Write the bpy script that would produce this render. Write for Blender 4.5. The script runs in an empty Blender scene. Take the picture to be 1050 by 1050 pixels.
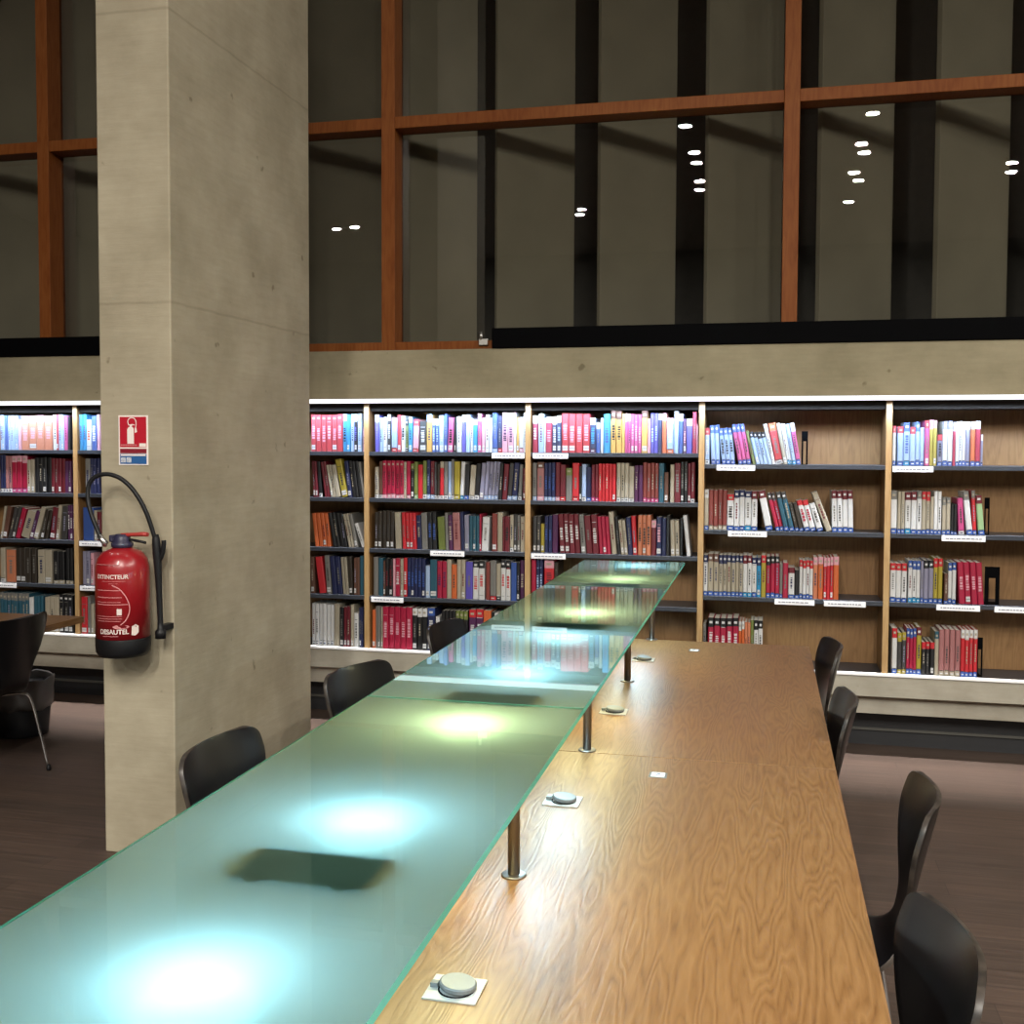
import bpy, bmesh, math, random
from mathutils import Vector, Matrix
random.seed(7)
SC = bpy.context.scene
COL = SC.collection
PI = math.pi

# ------------------------------------------------------------------ node helpers
def new_mat(name):
    m = bpy.data.materials.new(name); m.use_nodes = True
    nt = m.node_tree; nt.nodes.clear()
    out = nt.nodes.new('ShaderNodeOutputMaterial')
    return m, nt, out
def nd(nt, typ, **kw):
    n = nt.nodes.new(typ)
    for k, v in kw.items():
        if k.startswith('_'): setattr(n, k[1:], v)
        else:
            key = k.replace('__', ' ')
            n.inputs[key].default_value = v
    return n
def lk(nt, a, ao, b, bi): nt.links.new(a.outputs[ao], b.inputs[bi])
def rgb(c): return (c[0], c[1], c[2], 1.0)
def s2l(r, g, b):
    f = lambda v: ((v/255+0.055)/1.055)**2.4 if v/255 > 0.04045 else v/255/12.92
    return (f(r), f(g), f(b))
def ramp(nt, stops):
    r = nt.nodes.new('ShaderNodeValToRGB')
    e = r.color_ramp.elements
    e[0].position, e[0].color = stops[0][0], rgb(stops[0][1])
    e[1].position, e[1].color = stops[-1][0], rgb(stops[-1][1])
    for p, c in stops[1:-1]:
        k = e.new(p); k.color = rgb(c)
    return r
def coords(nt, scale=(1,1,1), loc=(0,0,0), which='Object'):
    tc = nt.nodes.new('ShaderNodeTexCoord')
    mp = nt.nodes.new('ShaderNodeMapping')
    mp.inputs['Scale'].default_value = scale; mp.inputs['Location'].default_value = loc
    lk(nt, tc, which, mp, 'Vector')
    return mp

def plain(name, col, rough=0.5, metal=0.0, spec=0.5, var=0.06, nscale=18.0, bump=0.0, coat=0.0):
    m, nt, out = new_mat(name)
    b = nd(nt, 'ShaderNodeBsdfPrincipled', Roughness=rough, Metallic=metal)
    b.inputs['Specular IOR Level'].default_value = spec
    b.inputs['Coat Weight'].default_value = coat
    b.inputs['Coat Roughness'].default_value = 0.1
    mp = coords(nt)
    nz = nd(nt, 'ShaderNodeTexNoise', Scale=nscale, Detail=4.0)
    lk(nt, mp, 'Vector', nz, 'Vector')
    lo = tuple(max(0, c*(1-var)) for c in col); hi = tuple(min(1, c*(1+var)) for c in col)
    r = ramp(nt, [(0.3, lo), (0.7, hi)])
    lk(nt, nz, 'Fac', r, 'Fac'); lk(nt, r, 'Color', b, 'Base Color')
    if bump:
        bp = nd(nt, 'ShaderNodeBump', Strength=bump, Distance=0.002)
        lk(nt, nz, 'Fac', bp, 'Height'); lk(nt, bp, 'Normal', b, 'Normal')
    lk(nt, b, 'BSDF', out, 'Surface')
    return m
def emit(name, col, strength):
    m, nt, out = new_mat(name)
    e = nd(nt, 'ShaderNodeEmission', Color=rgb(col), Strength=strength)
    lk(nt, e, 'Emission', out, 'Surface')
    return m

def concrete(name, dark, light, joints=(), seed=0.0):
    m, nt, out = new_mat(name)
    b = nd(nt, 'ShaderNodeBsdfPrincipled', Roughness=0.75)
    b.inputs['Specular IOR Level'].default_value = 0.3
    mp = coords(nt, (1, 1, 1), (seed, seed*.7, seed*.3))
    n1 = nd(nt, 'ShaderNodeTexNoise', Scale=2.2, Detail=7.0, Roughness=0.62); lk(nt, mp, 'Vector', n1, 'Vector')
    r1 = ramp(nt, [(0.28, dark), (0.72, light)]); lk(nt, n1, 'Fac', r1, 'Fac')
    mp2 = coords(nt, (3, 3, 26), (seed, 0, 0))
    n2 = nd(nt, 'ShaderNodeTexNoise', Scale=1.6, Detail=5.0, Roughness=0.7); lk(nt, mp2, 'Vector', n2, 'Vector')
    r2 = ramp(nt, [(0.3, (0.84, 0.84, 0.82)), (0.62, (1, 1, 1))]); lk(nt, n2, 'Fac', r2, 'Fac')
    mx = nd(nt, 'ShaderNodeMix', _data_type='RGBA', _blend_type='MULTIPLY'); mx.inputs[0].default_value = 0.6
    nt.links.new(r1.outputs['Color'], mx.inputs[6]); nt.links.new(r2.outputs['Color'], mx.inputs[7])
    # pits
    n3 = nd(nt, 'ShaderNodeTexNoise', Scale=9.0, Detail=3.0, Roughness=0.5); lk(nt, mp, 'Vector', n3, 'Vector')
    r3 = ramp(nt, [(0.255, (0.6, 0.57, 0.52)), (0.30, (1, 1, 1))]); lk(nt, n3, 'Fac', r3, 'Fac')
    mx2 = nd(nt, 'ShaderNodeMix', _data_type='RGBA', _blend_type='MULTIPLY'); mx2.inputs[0].default_value = 1.0
    nt.links.new(mx.outputs[2], mx2.inputs[6]); nt.links.new(r3.outputs['Color'], mx2.inputs[7])
    last = mx2
    if joints:
        tc = nt.nodes.new('ShaderNodeTexCoord'); sp = nt.nodes.new('ShaderNodeSeparateXYZ'); lk(nt, tc, 'Object', sp, 'Vector')
        wob = nd(nt, 'ShaderNodeMath', _operation='MULTIPLY_ADD'); lk(nt, n3, 'Fac', wob, 0)
        wob.inputs[1].default_value = 0.012; nt.links.new(sp.outputs['Z'], wob.inputs[2])
        for j in joints:
            s = nd(nt, 'ShaderNodeMath', _operation='SUBTRACT'); nt.links.new(wob.outputs[0], s.inputs[0]); s.inputs[1].default_value = j+0.006
            a = nd(nt, 'ShaderNodeMath', _operation='ABSOLUTE'); nt.links.new(s.outputs[0], a.inputs[0])
            rj = ramp(nt, [(0.002, (0.62, 0.6, 0.56)), (0.007, (1, 1, 1))]); nt.links.new(a.outputs[0], rj.inputs['Fac'])
            mj = nd(nt, 'ShaderNodeMix', _data_type='RGBA', _blend_type='MULTIPLY'); mj.inputs[0].default_value = 0.5
            nt.links.new(last.outputs[2], mj.inputs[6]); nt.links.new(rj.outputs['Color'], mj.inputs[7]); last = mj
    nt.links.new(last.outputs[2], b.inputs['Base Color'])
    bp = nd(nt, 'ShaderNodeBump', Strength=0.25, Distance=0.004); lk(nt, n2, 'Fac', bp, 'Height'); lk(nt, bp, 'Normal', b, 'Normal')
    lk(nt, b, 'BSDF', out, 'Surface')
    return m

def flame_wood(name, dark, mid, light, rough=0.3, loc=(0,0,0), along='Y', scale=9.0, bump=0.5, coat=0.0, fig=12.0, spec=0.5):
    """Lacquered oak veneer with a flame figure running along one axis."""
    m, nt, out = new_mat(name)
    b = nd(nt, 'ShaderNodeBsdfPrincipled', Roughness=rough)
    b.inputs['Coat Weight'].default_value = coat; b.inputs['Coat Roughness'].default_value = 0.22; b.inputs['Specular IOR Level'].default_value = spec
    sc = {'Y': (1.0, 0.105, 1.0), 'X': (0.16, 1.0, 1.0), 'Z': (1.0, 1.0, 0.12)}[along]
    mp = coords(nt, sc, loc)
    n0 = nd(nt, 'ShaderNodeTexNoise', Scale=fig, Detail=2.5, Roughness=0.45); lk(nt, mp, 'Vector', n0, 'Vector')
    mu = nd(nt, 'ShaderNodeMath', _operation='MULTIPLY'); lk(nt, n0, 'Fac', mu, 0); mu.inputs[1].default_value = scale*2.2
    n1 = nd(nt, 'ShaderNodeTexNoise', Scale=26.0, Detail=3.0, Roughness=0.6); lk(nt, mp, 'Vector', n1, 'Vector')
    ad = nd(nt, 'ShaderNodeMath', _operation='MULTIPLY_ADD'); lk(nt, n1, 'Fac', ad, 0); ad.inputs[1].default_value = 0.9; nt.links.new(mu.outputs[0], ad.inputs[2])
    si = nd(nt, 'ShaderNodeMath', _operation='PINGPONG'); nt.links.new(ad.outputs[0], si.inputs[0]); si.inputs[1].default_value = 0.5
    m2 = nd(nt, 'ShaderNodeMath', _operation='MULTIPLY'); nt.links.new(si.outputs[0], m2.inputs[0]); m2.inputs[1].default_value = 2.0
    fine = nd(nt, 'ShaderNodeTexNoise', Scale=110.0, Detail=2.0, Roughness=0.6); lk(nt, mp, 'Vector', fine, 'Vector')
    mixf = nd(nt, 'ShaderNodeMath', _operation='MULTIPLY_ADD'); lk(nt, fine, 'Fac', mixf, 0); mixf.inputs[1].default_value = 0.75
    m3 = nd(nt, 'ShaderNodeMath', _operation='MULTIPLY'); nt.links.new(m2.outputs[0], m3.inputs[0]); m3.inputs[1].default_value = 0.5
    nt.links.new(m3.outputs[0], mixf.inputs[2])
    r = ramp(nt, [(0.12, dark), (0.45, mid), (0.95, light)]); nt.links.new(mixf.outputs[0], r.inputs['Fac'])
    big = nd(nt, 'ShaderNodeTexNoise', Scale=1.6, Detail=2.0)
    mpb = coords(nt, (1, 0.6, 1), (loc[0]+3, loc[1], 0)); lk(nt, mpb, 'Vector', big, 'Vector')
    rb = ramp(nt, [(0.3, (0.86, 0.78, 0.72)), (0.65, (1, 1, 1))]); lk(nt, big, 'Fac', rb, 'Fac')
    mx = nd(nt, 'ShaderNodeMix', _data_type='RGBA', _blend_type='MULTIPLY'); mx.inputs[0].default_value = 1.0
    nt.links.new(r.outputs['Color'], mx.inputs[6]); nt.links.new(rb.outputs['Color'], mx.inputs[7])
    nt.links.new(mx.outputs[2], b.inputs['Base Color'])
    bp = nd(nt, 'ShaderNodeBump', Strength=bump, Distance=0.0012); nt.links.new(mixf.outputs[0], bp.inputs['Height']); lk(nt, bp, 'Normal', b, 'Normal')
    lk(nt, b, 'BSDF', out, 'Surface')
    return m

# ------------------------------------------------------------------ mesh helpers
def box(bm, x0, x1, y0, y1, z0, z1, mi=0, M=None):
    vs = [Vector((x, y, z)) for z in (z0, z1) for y in (y0, y1) for x in (x0, x1)]
    if M is not None: vs = [M @ v for v in vs]
    v = [bm.verts.new(p) for p in vs]
    for f in ((0,2,3,1),(4,5,7,6),(0,1,5,4),(1,3,7,5),(3,2,6,7),(2,0,4,6)):
        bm.faces.new([v[i] for i in f]).material_index = mi
def quad(bm, pts, mi=0):
    f = bm.faces.new([bm.verts.new(p) for p in pts]); f.material_index = mi; return f
def tube(bm, pts, r, seg=12, mi=0, cap=True, radii=None):
    pts = [Vector(p) for p in pts]; rings = []
    t0 = (pts[1]-pts[0]).normalized()
    up = Vector((0,0,1)) if abs(t0.z) < 0.9 else Vector((1,0,0))
    n = t0.cross(up).normalized()
    for i, p in enumerate(pts):
        t = (pts[min(i+1, len(pts)-1)]-pts[max(i-1, 0)]).normalized()
        n = (n-t*n.dot(t)).normalized(); b = t.cross(n)
        rr = radii[i] if radii else r
        rings.append([bm.verts.new(p+(n*math.cos(2*PI*k/seg)+b*math.sin(2*PI*k/seg))*rr) for k in range(seg)])
    for a, c in zip(rings, rings[1:]):
        for k in range(seg):
            f = bm.faces.new([a[k], a[(k+1)%seg], c[(k+1)%seg], c[k]]); f.material_index = mi; f.smooth = True
    if cap:
        bm.faces.new(rings[0][::-1]).material_index = mi; bm.faces.new(rings[-1]).material_index = mi
def lathe(bm, prof, c=(0,0,0), seg=32, mi=0, smooth=True, mis=None):
    rings = []
    for r, z in prof:
        if r < 1e-6: rings.append([bm.verts.new((c[0], c[1], c[2]+z))])
        else: rings.append([bm.verts.new((c[0]+r*math.cos(2*PI*k/seg), c[1]+r*math.sin(2*PI*k/seg), c[2]+z)) for k in range(seg)])
    for i, (a, b) in enumerate(zip(rings, rings[1:])):
        for k in range(seg):
            k2 = (k+1) % seg
            if len(a) == 1 and len(b) == 1: continue
            if len(a) == 1: f = bm.faces.new([a[0], b[k2], b[k]])
            elif len(b) == 1: f = bm.faces.new([a[k], a[k2], b[0]])
            else: f = bm.faces.new([a[k], a[k2], b[k2], b[k]])
            f.material_index = mis[i] if mis else mi; f.smooth = smooth
def smooth_path(pts, n=8):
    """Catmull-Rom through points."""
    P = [Vector(p) for p in pts]; P = [P[0]*2-P[1]]+P+[P[-1]*2-P[-2]]; out = []
    for i in range(1, len(P)-2):
        for k in range(n):
            t = k/n
            out.append(0.5*((2*P[i])+(P[i+1]-P[i-1])*t+(2*P[i-1]-5*P[i]+4*P[i+1]-P[i+2])*t*t+(3*P[i]-P[i-1]-3*P[i+1]+P[i+2])*t**3))
    out.append(P[-2]); return out
def obj(name, bm, mats, parent=None, bevel=0.0, fix=True):
    me = bpy.data.meshes.new(name)
    if fix: bmesh.ops.recalc_face_normals(bm, faces=bm.faces)
    bm.to_mesh(me); bm.free()
    for m in (mats if isinstance(mats, (list, tuple)) else [mats]): me.materials.append(m)
    o = bpy.data.objects.new(name, me); COL.objects.link(o)
    if parent is not None: o.parent = parent
    if bevel:
        md = o.modifiers.new('bevel', 'BEVEL'); md.width = bevel; md.segments = 2; md.limit_method = 'ANGLE'
    return o
def tag(o, label, cat, group=None, kind=None):
    if label: o['label'] = label
    if cat: o['category'] = cat
    if group: o['group'] = group
    if kind: o['kind'] = kind
    return o
def thing(name, label, cat, loc=(0,0,0), rotz=0.0, group=None):
    o = bpy.data.objects.new(name, None); COL.objects.link(o)
    o.location = loc; o.rotation_euler = (0, 0, rotz); o.empty_display_size = 0.1
    return tag(o, label, cat, group)
def struct(name, bm, mats, bevel=0.0, label=None):
    o = obj(name, bm, mats, None, bevel); o['kind'] = 'structure'
    if label: o['label'] = label
    return o
def BM(): return bmesh.new()

# ------------------------------------------------------------------ measured layout (metres)
CAM = (1128.813, 0.23528, -0.04383, 0.00344, 1.6942, 6.2973, -11.265, -19.182)
X4, ZB, ZL = -0.3640, 2.2595, 0.4520
CX2, CX, CY, CY2 = -2.6459, -2.3216, -2.2951, -0.9116
STRIP = 62
LAMP = 74
LAMPH = 0.065
LAMPR = 0.07
DOWN_FAR = 156
FILL_NEAR = 11
EXPO = 0.0
BINP = [-4.2, -0.75, 0]
CHAIRS = [[-1.27, -3.45, -2, 'black shell chair tucked under the glass shelf end beside the near face of the pillar', 0], [-1.27, -2.42, -14, 'black shell chair turned slightly at the desk between pillar and bookcases', 0], [-1.235, -1.3, -7, 'black shell chair half hidden behind the glass in front of the low shelf books', 0], [0.042, -1.38, 185, 'black shell chair at the far corner of the desk', 1], [0.025, -2.42, 181, 'black shell chair with a pale sheen second from the far corner', 1], [0.14, -3.42, 177, 'black shell chair pulled back from the desk showing its worn edge', 1], [0.075, -4.3, 187, 'black shell chair nearest the viewer with grey sheen on its backrest', 1], [-3.81, -1.6, 180, 'black shell chair seen from behind at the wood table beyond the pillar', 2]]
BOOKK = 0.66
SPREAD = 100
TILT = 26
STRIP2 = 45
FILL_SIDE = 185
# each book: x, thickness, height, lean (mm), cloth, head band, foot label, title colour
BOOKS = {
 'C1': (1.6508, '''-2302.0 27.7 224 0 v w - -;-2274.0 22.8 208 0 p - - -;-2250.9 25.7 208 0 w - - -;-2223.8 21.8 227 0 G w - w;-2196.1 35.6 206 0 p i r -;-2160.1 23.8 220 0 r - - -;-2136.1 25.7 216 0 w - - k;-2110.0 19.8 197 0 l k k -;-2089.9 25.7 211 0 c w - -;-2064.0 37.6 196 8 i r r -;-2018.7 42.6 182 0 G - - w;-1975.8 35.6 225 0 a p - -;-1939.9 20.8 201 0 b w - p;-1918.8 20.8 201 0 b w - p;-1897.7 31.7 220 0 p - - w;-1865.7 20.8 224 0 b - - -;-1844.7 33.7 205 8 m - - k;-1802.8 12.9 205 0 k - - -;-1789.6 31.7 210 0 w - - -;-1757.6 24.8 219 0 v w - -;-1732.6 28.7 222 0 p - - -;-1703.6 16.8 205 0 w - - -;-1686.4 25.7 196 0 c w - -;-1660.4 25.7 228 0 m i - -;-1634.4 22.8 205 0 i - - -;-1611.3 24.8 223 0 w - - -;-1586.2 16.8 200 0 w - - -;-1569.1 32.7 233 0 b - p -;-1536.1 25.7 218 0 n - r -;-1510.1 36.6 232 0 i i - V;-1473.2 33.7 232 0 i i - V;-1439.2 14.8 232 0 w i - -;-1424.1 16.8 206 0 a - - -;-1406.9 28.7 206 0 w - i -;-1377.9 10.9 232 0 w - - -'''),
 'C2': (1.3706, '''-2302.0 23.1 189 0 e - w -;-2277.0 23.1 223 0 d - w -;-2253.7 26.9 228 0 M M i R;-2226.5 26.9 228 0 M M i R;-2199.3 26.9 228 0 M M i R;-2172.1 26.9 228 0 M M i R;-2144.9 26.9 228 0 M M i R;-2117.7 15.4 219 0 e - - -;-2102.0 25.0 224 0 M - i -;-2076.3 23.1 210 0 k l - -;-2052.9 23.1 220 0 l - L -;-2029.6 30.7 203 0 r - - -;-1998.5 24.0 227 0 l - w -;-1974.2 21.1 234 0 n - p -;-1952.8 26.9 225 0 R - p -;-1925.6 13.4 220 0 G - w -;-1911.8 20.2 211 0 D - w -;-1891.3 25.0 221 0 r e w -;-1866.1 24.0 226 0 g - w -;-1841.8 21.1 226 0 p - - -;-1820.3 15.4 240 0 g - w -;-1804.7 35.5 226 0 y - y -;-1768.8 25.9 222 8 w - c -;-1742.6 27.9 208 10 k - b -;-1714.5 35.5 203 13 e - w -;-1678.0 27.9 213 13 k - w -;-1649.9 27.9 218 17 s - - -;-1620.4 21.1 223 16 s - p -;-1599.0 21.1 223 16 s - p -;-1577.6 21.1 223 16 s - p -;-1556.1 21.1 223 16 s - p -;-1531.1 20.2 219 12 k - - -;-1510.7 30.7 214 14 R - - -;-1479.7 26.9 219 16 G - p -;-1452.5 32.7 219 16 n - p -;-1414.4 22.1 210 11 g - w -;-1382.6 14.4 187 0 R - - -'''),
 'C3': (1.0645, '''-2307 24 220 0 D - - -;-2282.7 25 226 0 D - - G;-2257.4 25 226 0 D - - G;-2232 25 226 0 D - - G;-2206.7 25 226 0 D - - G;-2172.7 40 218 -8 e - - -;-2125 22 220 -8 r - - -;-2102.7 22 220 -8 r - - -;-2080.4 22 220 -8 r - - -;-2058.1 22 220 -8 r - - -;-2035.3 32 206 -8 n - - -;-2003.0 38 222 -8 g - - -;-1963 27 226 -6 k - - b;-1935.7 27 226 -6 k - - b;-1900 45 200 -9 l - - -;-1853 18 224 -8 g - - -;-1834.2 26 210 -8 V - - e;-1807 45 224 -8 I - - -;-1761.7 23 226 -8 n - - -;-1738.4 29 212 -4 s - - -;-1709.8 21 208 0 t - - -;-1688.5 21 208 0 t - - -;-1667.2 21 208 0 t - - -;-1645.9 11 222 0 M - - -;-1634.7 43 200 8 w - - -;-1570 31 224 0 B - - -;-1538.7 33 230 0 e - - -;-1505.4 13 206 0 R - - -;-1492.1 31 208 0 R - - k;-1460.8 23 216 0 e - w -;-1437.5 19 222 0 G - - -;-1418.2 19 218 0 g - - -;-1397 28 208 0 e - - -'''),
 'C4': (0.7737, '''-2314 31 235 0 g - - -;-2282.7 30 231 0 t - - -;-2252.4 15 213 0 d - - -;-2237.1 23 228 0 k - - R;-2213.8 23 228 0 k - - R;-2190.5 16 229 0 i - - -;-2174.2 31 234 0 M - - w;-2142.9 20 230 0 e - - -;-2122.6 24 236 0 r - - w;-2098.3 23 237 0 n - - b;-2075.0 23 237 0 n - - b;-2051.7 23 237 0 n - - b;-2028.4 23 237 0 n - - b;-2005.1 23 237 0 n - - b;-1981.8 28 192 0 p - - -;-1953.5 45 231 0 t - - -;-1908.2 30 223 0 M - - V;-1877.9 30 223 0 M - - V;-1847.6 29 234 0 e - - -;-1818.3 32 206 0 o - - -;-1786.0 26 236 0 e - - -;-1759.7 26 236 0 e - - -;-1733.4 45 223 0 v - - -;-1688.1 37 229 0 w k - r;-1650.8 37 230 0 w k - r;-1606 24 226 0 B - - -;-1581.7 38 236 0 g - r -;-1543.4 29 219 0 e - k -;-1514.1 29 239 0 w k - r;-1484.8 29 239 0 w k - r;-1453 34 226 0 b - - -;-1418.7 19 231 0 k - - -;-1399.4 27 241 0 V - - e'''),
 'C5': (0.452, '''-2324.0 23.5 231 0 o - - -;-2300.2 14.7 257 0 g - - -;-2284.8 14.7 257 0 g - - -;-2268.1 13.7 253 0 e - - -;-2254.1 37.2 257 0 M - - i;-2216.6 37.2 257 0 M - - i;-2179.0 37.2 257 0 M - - i;-2141.5 37.2 257 0 M - - i;-2103.9 37.2 257 0 M - - i;-2066.2 31.4 253 0 k w - -;-2034.6 31.4 253 0 k w - -;-2002.9 31.4 253 0 k w - -;-1971.2 47.0 255 0 n b - w;-1919.2 24.5 209 0 w - - -;-1881.0 21.6 245 0 k - - G;-1859.1 21.6 245 0 k - - G;-1837.3 21.6 245 0 k - - G;-1815.3 21.6 245 0 k - - G;-1793.5 25.5 249 0 k l - -;-1767.7 25.5 249 0 k l - -;-1741.8 25.5 249 0 k l - -;-1711.4 43.1 261 0 V r - w;-1668.0 47.0 262 0 V r - w;-1620.7 48.0 259 0 o - - -;-1572.3 18.6 247 0 k - - -;-1553.4 22.5 244 0 w - - -;-1530.6 22.5 244 0 w - - -;-1507.7 22.5 244 0 w - - -;-1484.9 18.6 237 0 e - - -;-1466.0 18.6 237 0 e - - -;-1447.1 18.6 237 0 e - - -;-1428.1 28.4 244 0 G - - -;-1399.4 28.4 244 0 G - - -'''),
 'D1': (1.6508, '''-1326.0 30.7 216 0 M w - w;-1293.3 34.6 228 0 p w - -;-1258.4 9.9 201 0 w - - -;-1248.2 37.6 206 0 M w - i;-1210.3 28.7 211 0 n w - w;-1181.2 25.7 214 0 n w - p;-1154.7 41.6 226 0 r - - i;-1112.8 41.6 226 0 r - - i;-1071.0 41.6 226 0 r - - i;-1029.1 41.6 226 0 r - - i;-987.2 34.6 201 0 n w V c;-950.8 23.8 176 0 b w - -;-926.7 17.8 198 0 w - - -;-907.2 37.6 225 0 c - - b;-867.6 32.7 242 0 a d - k;-834.7 32.7 242 0 a d - k;-801.3 15.8 225 0 a - - -;-785.2 16.8 225 0 m i - -;-768.0 16.8 225 0 m i - -;-750.9 19.8 223 0 m - - i;-730.8 19.8 223 0 m - - i;-710.7 19.8 223 0 m - - i;-690.4 36.6 242 0 a d - -;-653.5 14.8 197 0 i - - -;-638.3 20.8 226 0 v - - p;-617.2 20.8 226 0 v - - p;-596.2 22.8 228 0 n w - -;-573.1 26.7 226 0 o i - -;-546.1 38.6 200 0 p i o w;-507.1 27.7 242 0 p g - -;-479.1 24.8 224 0 b w - -;-454.1 17.8 195 0 V - - i;-436.0 33.7 196 0 v w - -;-402.0 22.8 235 0 M - - -;-378.9 7.9 166 0 i - - -'''),
 'D2': (1.3706, '''-1327 25 220 0 g - p -;-1300 43 225 0 I d i -;-1256.7 22 221 0 n - p b;-1234.4 22 221 0 n - p b;-1212.1 22 221 0 n - p b;-1189.8 28 221 0 R - i -;-1161.5 33 211 0 R - r -;-1128.2 38 192 0 g l - -;-1089.9 40 222 0 r - r -;-1049.6 16 202 0 k - - -;-1033 25 212 0 p - w -;-1007.7 30 197 0 n - b -;-976 19 213 0 R - m -;-956 19 213 0 R - m -;-936.7 20 218 0 r - - -;-916.4 20 218 0 r - - -;-896.1 20 218 0 r - - -;-875.8 20 218 0 r - - -;-855.5 20 218 0 r - - -;-831 23 224 0 e - w -;-807.7 23 224 0 e - w -;-784.4 23 224 0 e - w -;-761.1 31 204 0 e - w -;-729 24 210 0 V - - -;-704 24 210 0 V - - -;-679.7 22 225 0 B - m -;-657.4 22 225 0 B - m -;-635.1 22 225 0 B - m -;-612.8 22 225 0 B - m -;-590.5 31 225 0 t - - -;-559.2 25 172 0 d - - -;-525 24 216 0 e - - -;-500.7 34 226 0 R - - g;-466.4 20 231 0 k - - g;-446.1 20 231 0 k - - g;-425.8 17 226 0 R - - -;-408.5 23 231 0 R - w -'''),
 'D3': (1.0645, '''-1323 23 214 0 G - - -;-1299.7 23 214 0 G - - -;-1276 23 169 0 y - - -;-1252.7 23 216 0 n - - b;-1229.4 23 216 0 n - - b;-1206.1 33 226 0 V - - -;-1159.2 30 228 -13 R - - w;-1128.9 30 228 -13 R - - w;-1098.6 30 228 -13 R - - w;-1068.3 30 228 -13 R - - w;-1033.0 29 228 -18 g - - -;-1003.4 38 224 -18 R - - -;-965.2 36 230 -14 R - - w;-926.3 22 220 -16 M - - -;-904.0 22 220 -16 M - - -;-881.7 22 220 -16 M - - -;-854.8 30 246 -23 e - - -;-820 17 218 -20 k - - -;-800.9 20 198 -20 e - - -;-780.6 20 198 -20 e - - -;-760.3 28 218 -17 n - - -;-732 25 224 -14 r - - -;-707 25 230 0 O - - k;-681.7 25 230 0 O - - k;-656.4 25 230 0 O - - k;-630 29 202 0 R i - -;-600.7 31 220 0 n - - i;-569.4 25 218 0 n - - -;-544.1 20 228 0 k - - -;-517.1 25 204 -6 e - - -;-491.8 25 204 -6 e - - -;-467.2 17 214 0 k - - -;-426.4 23 234 -25 w - - -'''),
 'D4': (0.7737, '''-1330 28 248 0 M - - -;-1301.7 20 249 0 n - - p;-1281.4 20 249 0 n - - p;-1255 60 247 0 r i - R;-1194 24 235 0 D - - -'''),
 'E1': (1.5903, '''-332.7 27 204 0 p r w w;-294.5 24 220 -11 p b b -;-270.2 24 220 -11 p b b -;-236.1 24 204 -20 p b b k;-211.8 24 204 -20 p b b k;-187.5 24 204 -20 p b b k;-144.2 23 226 -43 m b b -;-120.9 23 226 -43 m b b -;-97.6 23 226 -43 m b b -;-67.1 17 188 -43 l - - -;-47.4 21 182 -44 p k - -;-26.2 21 182 -44 p k - -;-4.9 21 182 -44 p k - -;16.4 21 182 -44 p k - -;37.6 20 226 -51 w - - -;57.8 43 229 -46 r o w -;101.1 22 229 -46 e - - -;123.3 12 229 -44 w - c -;135.6 12 229 -44 w - c -;147.9 21 226 -42 p - c -;169.1 25 232 -40 m w b -'''),
 'E2': (1.2205, '''-332.7 26 228 0 e w b -;-306.4 25 224 0 B - e -;-281.1 25 224 0 B - e -;-255.8 25 224 0 B - e -;-230.5 25 224 0 B - e -;-205.2 38 203 0 w r b k;-166.9 29 226 0 w n b -;-137.6 29 226 0 w n b -;-108.3 36 222 0 w n c -;-72.0 33 222 0 w R b -;8.8 40 223 -47 w R b -;64 22 210 -53 M G b -;86.3 22 210 -53 M G b -;108.5 28 216 -51 t G b -;136.8 28 216 -51 t G b -;167.4 23 155 -39 D - b -;190.7 23 155 -39 D - b -;219.1 31 173 -49 w r b M;250.3 31 173 -49 w r b M;286.4 35 156 -49 w - b -;333.5 35 218 -84 e - - -;364.7 28 229 -7 w R b -;393.0 28 229 -7 w R b -;421.3 28 229 -7 w R b -;449.6 28 229 -7 w R b -'''),
 'E3': (0.846, '''-332.7 25 230 0 w n b -;-307.4 30 236 0 e d b -;-277.1 30 236 0 e d b -;-246.8 22 233 0 e n b -;-224.5 22 233 0 e n b -;-202.2 24 229 0 e n b -;-177.9 24 229 0 e n b -;-153.6 20 230 0 e n b -;-133.3 20 230 0 e n b -;-113.0 24 232 0 w R c -;-88.7 24 232 0 w R c -;-64.4 26 224 0 w n b -;-38.1 24 224 0 c n - -;-13.8 27 234 0 y r - -;13.5 24 231 0 M k b -;37.8 24 231 0 M k b -;62.1 24 231 0 M k b -;86.4 17 192 0 g - b -;103.7 30 197 0 M - - -;134.0 34 172 0 w R b -;168.3 25 160 0 k - b -;193.6 18 214 0 w r b -;211.9 18 214 0 w r b -;230.2 18 214 0 w r b -;248.5 18 214 0 w r b -;266.8 26 233 0 O i - -;293.1 29 234 0 o i - -;322.4 17 235 0 r i - -;339.7 17 235 0 r i - -;357.0 17 235 0 r i - -;374.3 30 240 0 o i - -'''),
 'E4': (0.452, '''-332 18 230 0 g - - -;-304 34 269 0 M k - w;-269.7 34 269 0 M k - w;-235.4 34 269 0 M k - w;-201.1 34 269 0 M k - w;-166.8 34 269 0 M k - w;-132.5 16 254 0 o w - -;-116.2 16 254 0 o w - -;-99.9 16 249 0 O - - -;-83.6 16 249 0 O - - -;-67.3 18 260 0 l - - -;-49.0 24 264 0 w k - -;-24.7 24 264 0 w k - -'''),
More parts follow.
